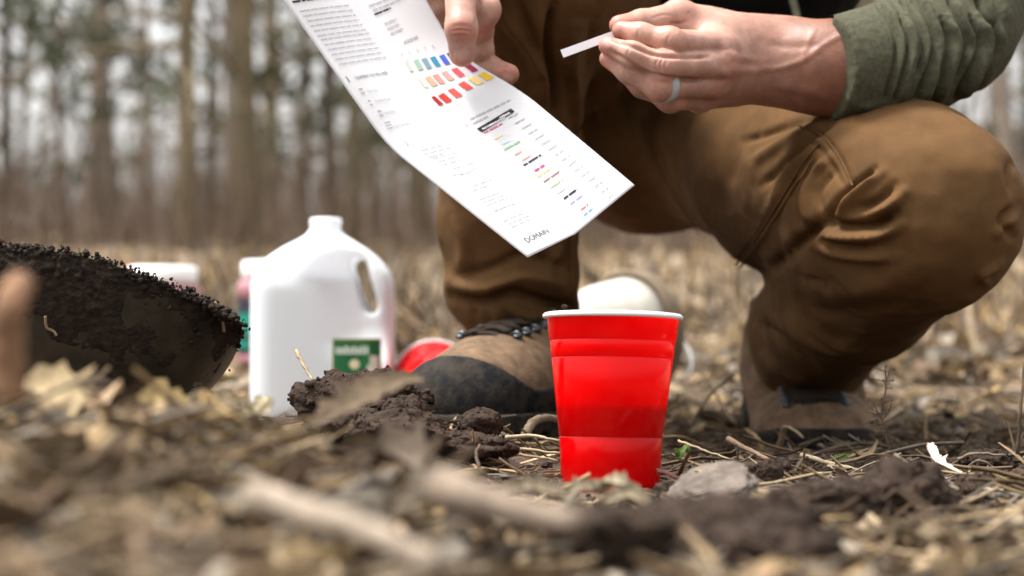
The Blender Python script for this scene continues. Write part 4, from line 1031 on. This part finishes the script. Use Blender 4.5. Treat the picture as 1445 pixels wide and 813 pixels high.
para([(507, 128, .003, .0012), (510, 133, .003, .0012), (520, 144, .002, .0012), (523, 149, .002, .0012), (533, 158, .003, .0012), (536, 164, .003, .0012), (543, 175, .0045, .0008), (545, 179, .0045, .0008), (547, 183, .0045, .0008)], M['grey_ink'], 'printed_icon')
def sw(c): return mat('swatch', c, .6, .25)
rows = [([(.47, .48, .42), (.26, .40, .32), (.16, .27, .33), (.03, .22, .35), (.06, .10, .45), (.03, .03, .12)], [(571, 86), (582.5, 85.2), (594, 83.8), (606, 81.5), (619, 79.5), (630, 76.5)], (7, -.8), (7.5, 15)),
        ([(.62, .57, .44), (.60, .31, .20), (.45, .22, .18), (.50, .27, .24), (.60, .07, .09), (.28, .01, .05)], [(589, 110.5), (599, 109.5), (609.5, 107.5), (622, 103.5), (636, 98.5), (654, 92.5)], (7.5, -1.5), (10, 14)),
        ([(.36, .008, .012), (.55, .03, .018), (.60, .07, .06), (.62, .07, .05), (.68, .50, .18), (.66, .42, .02)], [(608, 138), (617.5, 135.5), (631, 128.5), (645.5, 119.5), (660.5, 112.5), (674, 106.5)], (8, -2.5), (11, 13))]
for cs, tl, du_, dv_ in rows:
    for c, (x_, y_) in zip(cs, tl):
        g_ = (x_ - 570) / 100; f_ = .62 if (x_, y_) == tl[0] else 1; d_ = ((du_[0] + 1.2 * g_) * f_, (du_[1] - 2 * g_) * f_); e_ = (dv_[0] + 3 * g_, dv_[1] - 5 * g_)
        quad_px([(x_, y_), (x_ + d_[0], y_ + d_[1]), (x_ + d_[0] + e_[0], y_ + d_[1] + e_[1]), (x_ + e_[0], y_ + e_[1])], sw(c))
# lower half
words('2', 574, 206, .0056, M['grey_ink'], 'heading'); words('DIRECTIONS', 581, 204, .0028, M['grey_ink'], 'heading', sx=.7)
para([(594, 213, .020, .0011), (599, 218, .022, .0011), (611, 223.5, .021, .0011), (618, 228, .018, .0011), (624, 233, .016, .0011)], M['pale_ink'])
para([(640, 238, .018, .0011), (650, 247, .010, .0011), (663, 264, .020, .0011), (667, 270, .014, .0011), (676, 282, .021, .0011), (681, 286, .020, .0011), (686, 290, .020, .0011), (711, 312, .020, .0011), (717, 316.5, .021, .0011), (722, 321, .018, .0011)], M['pale_ink'])
para([(606, 222, .012, .0012), (640, 247.5, .021, .0012), (697, 299, .020, .0012)], M['grey_ink'])
words('3', 657, 181, .0056, M['grey_ink'], 'heading'); para([(664, 170, .027, .0013), (668, 176, .010, .0013)], M['grey_ink'])
quad_px([(673, 182), (721, 153), (726.5, 158), (680, 187)], M['ink'], 'table_header')
words('RECOMMENDATION', 681.5, 184.5, .0026, M['white'], 'header_text', lift=.0010, sx=.62, bold=.00008); words('AVERAGE', 705.5, 168.5, .0026, M['white'], 'header_text', lift=.0010, sx=.62, bold=.00008)
names = [('NON LEGUME', (.55, .06, .16)), ('OATS', (.72, .60, .20)), ('WHEAT', (.45, .70, .68)), ('RYE GRAIN', (.20, .45, .20)), ('PEAS', (.75, .30, .22)), ('CLOVER', (.75, .30, .28)), ('DEER RADISH', (.03, .03, .05)), ('MIGHTY', (.62, .04, .12)), ('SUNFLOWER', (.72, .52, .14)), ('WINTER MIX', (.24, .10, .08)), ('BIG SEXY', (.32, .48, .20)), ('HOT CHIC', (.35, .62, .80)), ('BOMBSHELL', (.01, .01, .015)), ('COMEBACK', (.28, .22, .48)), ('NO BS', (.60, .10, .14)), ('BIG MAC', (.08, .22, .62))]
for k, (s_, c) in enumerate(names):
    t = k / 15; x_ = 690 + 140 * t - (6 if len(s_) > 6 else 0); y_ = 189 + 116 * t
    strong = k in (6, 7, 12); mb = MB(); m_ = mat('print_colour', c, .7, .2)
    b = para([(x_, y_, min(.0012 * len(s_), .0125), .0019 if strong else .0014)], m_, 'table_row')
    para([(718 + 140 * t, 168 + 112 * t, .0065, .0011)], M['grey_ink'], 'table_value')
words('DOMAIN', 745, 343, .0078, M['ink'], 'logo', sx=.72); para([(760, 343.5, .009, .0006)], M['grey_ink'], 'logo_subtitle')

# ================================================================ test strip
a, b = P(793, 76, 1.405), P(884, 43, 1.420); ex = b - a; L_ = np.linalg.norm(ex); ex /= L_; ez = np.cross(ex, FWD); ez /= np.linalg.norm(ez); ez = ez * (1 if ez[2] > 0 else -1); ey = np.cross(ez, ex)
bx_, bf_ = boxv((L_ / 2, 0, 0), (L_, .0005, .0062)); st = mesh_np('test_strip', bx_ @ np.array([ex, ey, ez]) + a, bf_, M['strip'], smooth=False, loc=a); tag(st, 'narrow pale test strip pinched between finger and thumb', 'test strip')

# ================================================================ white pail behind the cup
rc_ = P(896, 472, 2.32); axp = np.array([.72, .69, .02]); axp /= np.linalg.norm(axp); qp = np.array(Vector((0, 0, 1)).rotation_difference(Vector(axp)).to_matrix())
pe = empty('small_pail', rc_); tag(pe, 'white plastic pail with tan rim and wire handle lying behind the cup', 'pail')
TP = lambda v: (np.asarray(v, float) - [0, 0, .13]) @ qp.T + rc_
v, f = lathe([(.001, 0), (.040, 0), (.046, .004), (.060, .060), (.062, .062), (.074, .128), (.072, .128), (.044, .008), (.001, .008)], 56); mesh_np('pail_body', TP(v), f, mat('cream_plastic', (.52, .49, .43), .6, .3, noise=.25, nscale=30), pe)
v, f = lathe([(.0735, .112), (.0785, .111), (.0815, .115), (.0815, .131), (.078, .135), (.0725, .131)], 56); M['tan_rim'] = mat('tan_rim', (.17, .125, .08), .7, .2, noise=.3, nscale=40); mesh_np('rim', TP(v), f, M['tan_rim'], pe)
hp = [TP([[.080 * math.cos(t), .080 * math.sin(t) * .35 - .02 * math.sin(t), .125 + .10 * math.sin(t)]])[0] for t in np.linspace(0, math.pi, 20)]
v, f = tube(np.array(hp), .0014, 6); mesh_np('wire_handle', v, f, M['wire'], pe)

# ================================================================ single things on the ground
_ct = crumbs(8, 2, 31)
def clod(px, py, d, r_, label, squash=.85, sub=5, name='soil_clod', seed=0, m='soil', rx=1.0, rough=.24, crumb=1.0):
    v0, f0 = ico(sub); n = fbm(v0 * 1.3 + seed * 9.1, 5, seed, .55); fine = fbm(v0 * 5 + seed, 5, seed + 3, .65) + .7 * np.abs(fbm(v0 * 17 + seed, 3, seed + 9, .6))
    v = v0 * (1 + rough * n + .055 * fine)[:, None] * np.array([rx, 1, squash]) * r_; c = P(px, py, d)
    Vs, Fs, nb = [v], [f0], len(v); q = np.random.default_rng(seed + 50)
    for k in range(int(crumb * min(1100, 80 + r_ * 28000))):
        i = q.integers(0, len(v)); w_, f_ = _ct[k % 8]; sz = min(q.gamma(1.4, r_ * .036), r_ * .24)
        if v0[i][2] < -.4: continue
        Vs.append((w_ * sz) @ rotm('Z', q.uniform(0, 6)).T + v[i] * 1.0); Fs.append(f_ + nb); nb += len(w_)
    o = mesh_np(name, np.concatenate(Vs) + c, np.concatenate(Fs), M[m], loc=c); return tag(o, label, 'clod')
clod(508, 594, 1.34, .035, 'large dark crumbly soil mound in front of the white jug', .92, 6, 'soil_mound', 1, rx=1.35)
clod(572, 592, 1.30, .018, 'rough dark clod at the mound edge beside the boot toe', .9, 5, seed=2)
clod(676, 601, 1.31, .0150, 'small round soil clod resting in front of the boot', .88, 5, seed=3, rough=.16)
clod(560, 612, 1.24, .022, 'soil lump sloping down from the mound towards the cup', .7, 5, seed=4, rx=1.4)
clod(625, 632, 1.27, .024, 'low crumbly soil heap between the round clod and the cup', .45, 5, seed=14, rx=1.8)
clod(1278, 722, 1.02, .026, 'big dark soil clod in front of the curled white husk', .95, 5, seed=5, rx=1.1)
clod(1165, 722, .98, .022, 'broad dark soil lump beside the big clod', .75, 5, seed=6, rx=1.5)
clod(1075, 672, 1.24, .012, 'fibrous dark clod beside the grey flat stone', .9, 5, seed=7)
clod(1010, 772, .80, .030, 'soft dark soil heap below the grey flat stone', .7, 5, seed=8, rx=1.6)
clod(1085, 790, .76, .026, 'dark soil heap beside the white husk sliver', .7, 5, seed=9, rx=1.4)
clod(860, 762, .74, .020, 'dark soil lump in front of the red cup', .7, 5, seed=10, rx=1.3)
clod(1388, 652, 1.36, .015, 'matted clod bristling with roots beside the standing stem', .7, 5, seed=11, rx=1.4)
clod(1385, 705, 1.16, .020, 'pale grey crusted clod under the rootlets', .75, 5, seed=12, m='soil', rx=1.3)
clod(110, 560, .98, .015, 'dark clod on the litter in front of the shovel', .8, 5, seed=13, rx=1.3)
M['stone'] = mat('grey_flake', (.15, .122, .10), .9, .15, noise=.6, nscale=70, bump=.6, bscale=300)
o = clod(1005, 692, 1.12, .026, 'flat grey weathered bark flake beside the cup', .35, 5, 'bark_flake', 15, 'stone', 1.0, .18, 0); o.rotation_euler = (R(22), R(-18), 0); o['category'] = 'flake'
o = clod(1320, 690, 1.22, .010, 'small grey stone among the straw', .7, 4, 'small_stone', 16, 'stone', 1.3, .15, 0); o['category'] = 'stone'

def stick(pts, rad, col, label, name='twig', cat='twig', n=8, flat=None, taper=.6, jit=.0006):
    rad = rad * (.68 if 1.05 < pts[0][2] < 1.7 else 1); col = np.asarray(col) * .8
    c = smoothline([P(*p) for p in pts], 7); r_ = np.random.default_rng(int(pts[0][0] * 7 + pts[0][1])); c = c + r_.normal(0, jit * .4, c.shape)
    v, f = tube(c, rad * np.linspace(1, taper, len(c)) * (1 + .04 * r_.normal(size=len(c))), n, flat=flat)
    o = mesh_np(name, v, f, M['litter'], col=np.tile(np.asarray(col, float), (len(v), 1)) * (1 + .15 * r_.normal(size=(len(v), 1))), loc=c[0]); return tag(o, label, cat)
T1, T2, T3, DK, RD, PALE = (.44, .33, .20), (.34, .25, .15), (.52, .42, .28), (.09, .06, .045), (.13, .055, .045), (.62, .55, .44)
stick([(360, 702, .60), (440, 726, .57), (520, 752, .545), (620, 800, .52)], .0060, (.36, .29, .22), 'pale straight stick lying across the near litter', 'stick', 'stick', 10)
stick([(620, 690, .62), (720, 720, .60), (820, 740, .58)], .0070, (.26, .20, .15), 'short brown stick below the cup', 'stick', 'stick', 10)
stick([(418, 494, 1.40), (428, 515, 1.37), (441, 536, 1.34)], .0022, (.36, .27, .17), 'short dry twig leaning in front of the jug')
stick([(929, 664, 1.20), (955, 674, 1.19), (984, 690, 1.18)], .0024, RD, 'dark reddish twig beside the cup base')
stick([(958, 622, 1.36), (990, 634, 1.34), (1030, 648, 1.32)], .0016, T1, 'thin straw lying between the cup and the right boot', 'straw', 'straw')
stick([(1028, 620, 1.40), (1055, 634, 1.37), (1085, 648, 1.34)], .0036, (.22, .15, .10), 'brown split twig in front of the right boot')
stick([(1130, 642, 1.42), (1175, 655, 1.40), (1230, 668, 1.38)], .0030, T3, 'long pale straw below the green leaf', 'straw', 'straw')
stick([(1152, 668, 1.31), (1200, 680, 1.30), (1268, 676, 1.29)], .0026, T1, 'long tan straw beside the big clod', 'straw', 'straw')
stick([(1258, 694, 1.24), (1285, 678, 1.23), (1306, 660, 1.22)], .0032, (.30, .23, .16), 'frayed stalk rising towards the curled white husk', 'stalk', 'stalk')
stick([(1320, 668, 1.26), (1345, 688, 1.23), (1362, 704, 1.20)], .0046, (.28, .23, .18), 'split grey stalk below the curled white husk', 'stalk', 'stalk')
stick([(1340, 683, 1.26), (1380, 684, 1.25), (1440, 690, 1.24)], .0030, T1, 'tan stalk under the matted rooty clod', 'stalk', 'stalk')
stick([(1330, 736, .98), (1390, 748, .97), (1445, 768, .95)], .0036, (.40, .31, .20), 'pale stalk lying in front of the crusted clod', 'stalk', 'stalk')
stick([(1352, 648, 1.34), (1376, 640, 1.33), (1420, 643, 1.33)], .0020, (.20, .16, .12), 'grey rootlet arching over the matted clod', 'rootlet', 'rootlet')
stick([(1358, 664, 1.33), (1384, 650, 1.32), (1412, 668, 1.32)], .0018, (.16, .12, .09), 'brown rootlet bent over the matted clod', 'rootlet', 'rootlet')
stick([(1372, 700, 1.15), (1392, 690, 1.14), (1416, 692, 1.14)], .0016, PALE, 'pale root curled over the crusted clod', 'rootlet', 'rootlet')
stick([(1096, 638, 1.62), (1103, 620, 1.61), (1108, 603, 1.60), (1122, 608, 1.59), (1134, 618, 1.585)], .0046, (.34, .25, .15), 'bent dry stub standing in front of the right boot toe', 'stalk_stub', 'stalk', 7, flat=.5)
stick([(1076, 634, 1.60), (1068, 618, 1.60), (1052, 606, 1.61)], .0040, (.36, .25, .12), 'bent tan stalk beside the right boot', 'stalk', 'stalk')
stick([(740, 618, 1.42), (752, 596, 1.44), (770, 590, 1.46), (795, 592, 1.48)], .0060, (.28, .21, .14), 'curled brown stalk between the boot and the cup', 'stalk', 'stalk')
stick([(700, 632, 1.32), (740, 634, 1.31), (790, 640, 1.30)], .0022, T1, 'thin straw reaching the cup from the round clod', 'straw', 'straw')
stick([(690, 646, 1.27), (735, 642, 1.27), (788, 650, 1.26)], .0018, T2, 'thin brown straw lying left of the cup', 'straw', 'straw')
stick([(712, 618, 1.36), (750, 615, 1.36), (790, 622, 1.35)], .0024, T3, 'pale broken straw behind the cup base', 'straw', 'straw')
stick([(676, 660, 1.22), (672, 640, 1.23), (677, 628, 1.24)], .0020, (.16, .12, .09), 'short dark stub standing below the round clod', 'twig')
stick([(566, 640, 1.22), (572, 615, 1.23), (580, 602, 1.24)], .0042, (.26, .11, .06), 'reddish wood splinter stuck in the soil mound', 'wood_splinter', 'splinter', 6, flat=.5)
stick([(575, 640, 1.20), (578, 622, 1.21)], .0030, (.30, .14, .07), 'short reddish splinter below the mound', 'wood_splinter', 'splinter', 6, flat=.5)
stick([(14, 560, .62), (10, 490, .62), (16, 430, .62), (30, 402, .63)], .0062, (.30, .17, .10), 'thick reddish brown stalk standing in front of the shovel', 'stalk', 'stalk', 12, taper=.8)
stick([(1436, 640, 1.22), (1440, 580, 1.22), (1446, 510, 1.23)], .0022, (.13, .09, .065), 'dark bare stem standing beside the matted clod', 'plant_stem', 'stem')
stick([(1040, 600, 1.9), (1012, 560, 1.95), (985, 520, 2.0)], .0018, (.34, .26, .17), 'thin dry stalk leaning behind the cup', 'stalk', 'stalk')
stick([(975, 600, 1.85), (1000, 560, 1.85), (1040, 525, 1.9)], .0018, (.30, .22, .14), 'thin dry stalk crossing between cup and right boot', 'stalk', 'stalk')
# slivers and husks
def husk(pts, wd, col, label, curl=.5, name='husk', cat='husk', m='litter', n=9, up=(0, 0, 1)):
    c = smoothline([P(*p) for p in pts], 6); T = np.gradient(c, axis=0); T /= np.linalg.norm(T, axis=1, keepdims=True); s_ = np.cross(T, np.asarray(up, float) + FWD * -.6); s_ /= np.linalg.norm(s_, axis=1, keepdims=True); u_ = np.cross(s_, T)
    t = np.linspace(0, 1, len(c)); rg = np.random.default_rng(int(pts[0][1] * 3)); ww = wd * (1 + .22 * rg.normal(size=len(c))) * np.sin(np.pi * (.06 + .90 * t)) ** .6; r_ = np.random.default_rng(int(pts[0][0]))
    V = [c[i] + s_[i] * ww[i] * a + u_[i] * ww[i] * curl * a * a + r_.normal(0, wd * .03, 3) for i in range(len(c)) for a in np.linspace(-1, 1, n)]
    V = np.array(V); Fq = np.array(gridf(n, len(c))); N_ = normals(V, Fq); n0 = len(V)
    V2 = np.vstack([V, V - N_ * .0005]); F2 = np.vstack([Fq, Fq[:, ::-1] + n0])
    dim = 1 if min(col) > .6 or m != 'litter' or 'white' in label else .62
    o = mesh_np(name, V2, F2, M[m], col=np.tile(np.asarray(col, float) * dim, (len(V2), 1)) * (1 + .12 * r_.normal(size=(len(V2), 1))), loc=c[0]); return tag(o, label, cat)
husk([(1312, 626, 1.30), (1316, 642, 1.29), (1326, 656, 1.28), (1342, 666, 1.27), (1362, 678, 1.26)], .0040, (.66, .60, .52), 'curled white husk standing up among the straw', 1.0)
husk([(1046, 744, 1.02), (1050, 730, 1.03), (1070, 718, 1.04), (1096, 711, 1.05)], .0040, (.70, .64, .54), 'bent white husk sliver in front of the flat bark flake', .8)
husk([(1198, 784, .86), (1224, 787, .85), (1252, 788, .85)], .0030, (.68, .62, .52), 'short white sliver lying in front of the big clod', .6)
husk([(1352, 690, 1.10), (1300, 670, 1.12), (1262, 640, 1.14)], .0020, (.40, .33, .24), 'blunt tan sliver pointing at the curled husk', .6)
husk([(1290, 590, 2.2), (1300, 570, 2.2), (1312, 560, 2.2)], .010, (.55, .47, .38), 'pale curled husk on the field beyond the thin stem', .6)
husk([(30, 545, .84), (80, 560, .83), (95, 600, .80)], .0130, (.50, .38, .22), 'broad tan leaf curl beside the reddish stalk', .7)
husk([(180, 592, .90), (215, 574, .90), (262, 588, .89)], .0090, (.56, .42, .20), 'yellow tan leaf curl in front of the shovel', .9)
husk([(250, 590, .90), (300, 578, .92), (335, 596, .92)], .0080, (.40, .31, .20), 'brown tan leaf curl below the shovel tip', .9)
husk([(340, 600, 1.00), (365, 582, 1.00), (372, 560, 1.01)], .0090, (.56, .47, .30), 'pale leaf shred standing at the foot of the jug', .6)
husk([(800, 704, .96), (822, 690, .96), (850, 694, .96), (870, 682, .95), (910, 702, .95)], .0060, (.50, .43, .30), 'pale crumpled leaf in front of the cup base', .8)
husk([(850, 712, .92), (885, 702, .92), (915, 716, .92)], .0055, (.44, .36, .24), 'tan crumpled leaf at the cup foot', .8)
husk([(700, 700, .90), (740, 690, .90), (770, 694, .90), (800, 700, .90)], .0065, (.34, .27, .19), 'grey tan leaf curl left of the cup foot', .8)
husk([(505, 668, .80), (545, 648, .80), (580, 655, .79), (625, 680, .78)], .0100, (.20, .15, .11), 'dark brown folded leaf below the soil mound', 1.0)
husk([(560, 722, .66), (610, 700, .66), (640, 706, .65), (700, 726, .64)], .0085, (.36, .29, .22), 'brown leaf curl beside the short stick', .8)
husk([(596, 534, .93), (560, 540, .915), (520, 556, .895), (482, 578, .875), (440, 602, .85)], .0105, (.17, .12, .075), 'broad flat bark strip leaning across the soil mound', .35, 'bark_strip', 'bark')
# green leaf, seedling, thin stem plant
husk([(1172, 652, 1.52), (1190, 642, 1.52), (1214, 650, 1.52)], .0085, (.1, .2, .03), 'fresh green leaf lying in front of the right boot', -.5, 'green_leaf', 'leaf', 'green')
se = P(960, 648, 1.30); e = empty('seedling', se); tag(e, 'tiny green seedling with two leaves beside the cup', 'seedling')
for c in [[(958, 646, 1.30), (957, 640, 1.30), (953, 634, 1.30)], [(958, 646, 1.30), (962, 638, 1.30), (969, 632, 1.30), (972, 638, 1.30)]]:
    h_ = husk(c, .0030, (.2, .3, .05), 'x', .3, 'leaf', 'x', 'green', 5)
    for kk in ('label', 'category'): del h_[kk]
    h_.parent = e; h_.location = np.array(h_.location) - se
v, f = tube(np.array([P(960, 652, 1.30), P(958, 645, 1.30)]), .0008, 6); mesh_np('stem', v, f, M['green'], e)
sb_ = P(1266, 662, 1.44); e = empty('thin_plant', sb_); tag(e, 'thin leafless weed stem with tiny buds beside the right boot', 'plant')
main = smoothline([P(1266, 662, 1.44), P(1258, 640, 1.44), P(1248, 610, 1.44), P(1244, 580, 1.44), P(1250, 548, 1.44), P(1249, 520, 1.44)])
v, f = tube(main, np.linspace(.0011, .0004, len(main)), 6); mesh_np('stem', v, f, M['stem'], e)
bud = MB(); pr_ = np.random.default_rng(3)
for k in range(26):
    p = main[pr_.integers(8, len(main))]; dd = pr_.normal(0, .0045, 3); dd[2] = abs(dd[2]); bud.add(*tube(np.array([p, p + dd]), .0003, 4)); v0, f0 = ico(1); bud.add(v0 * .0009 + p + dd, f0.tolist())
bud.build('buds', M['stem'], e)
for c in [[(1248, 600, 1.44), (1238, 580, 1.44), (1231, 566, 1.44)], [(1246, 592, 1.44), (1254, 582, 1.44), (1258, 570, 1.44)]]:
    v, f = tube(smoothline([P(*q_) for q_ in c]), .0005, 5); mesh_np('side_twig', v, f, M['stem'], e)
# white paper scrap behind the mound
husk([(585, 590, 1.80), (592, 565, 1.82), (600, 548, 1.84)], .020, (.84, .84, .85), 'crumpled white paper scrap between the mound and the boot', .25, 'paper_scrap', 'paper', 'paper')
# soil crumb sitting on the cup rim
clod(797, 433, 1.26, .0022, 'soil crumb stuck on the cup rim', .8, 3, 'soil_crumb', 40, crumb=0)
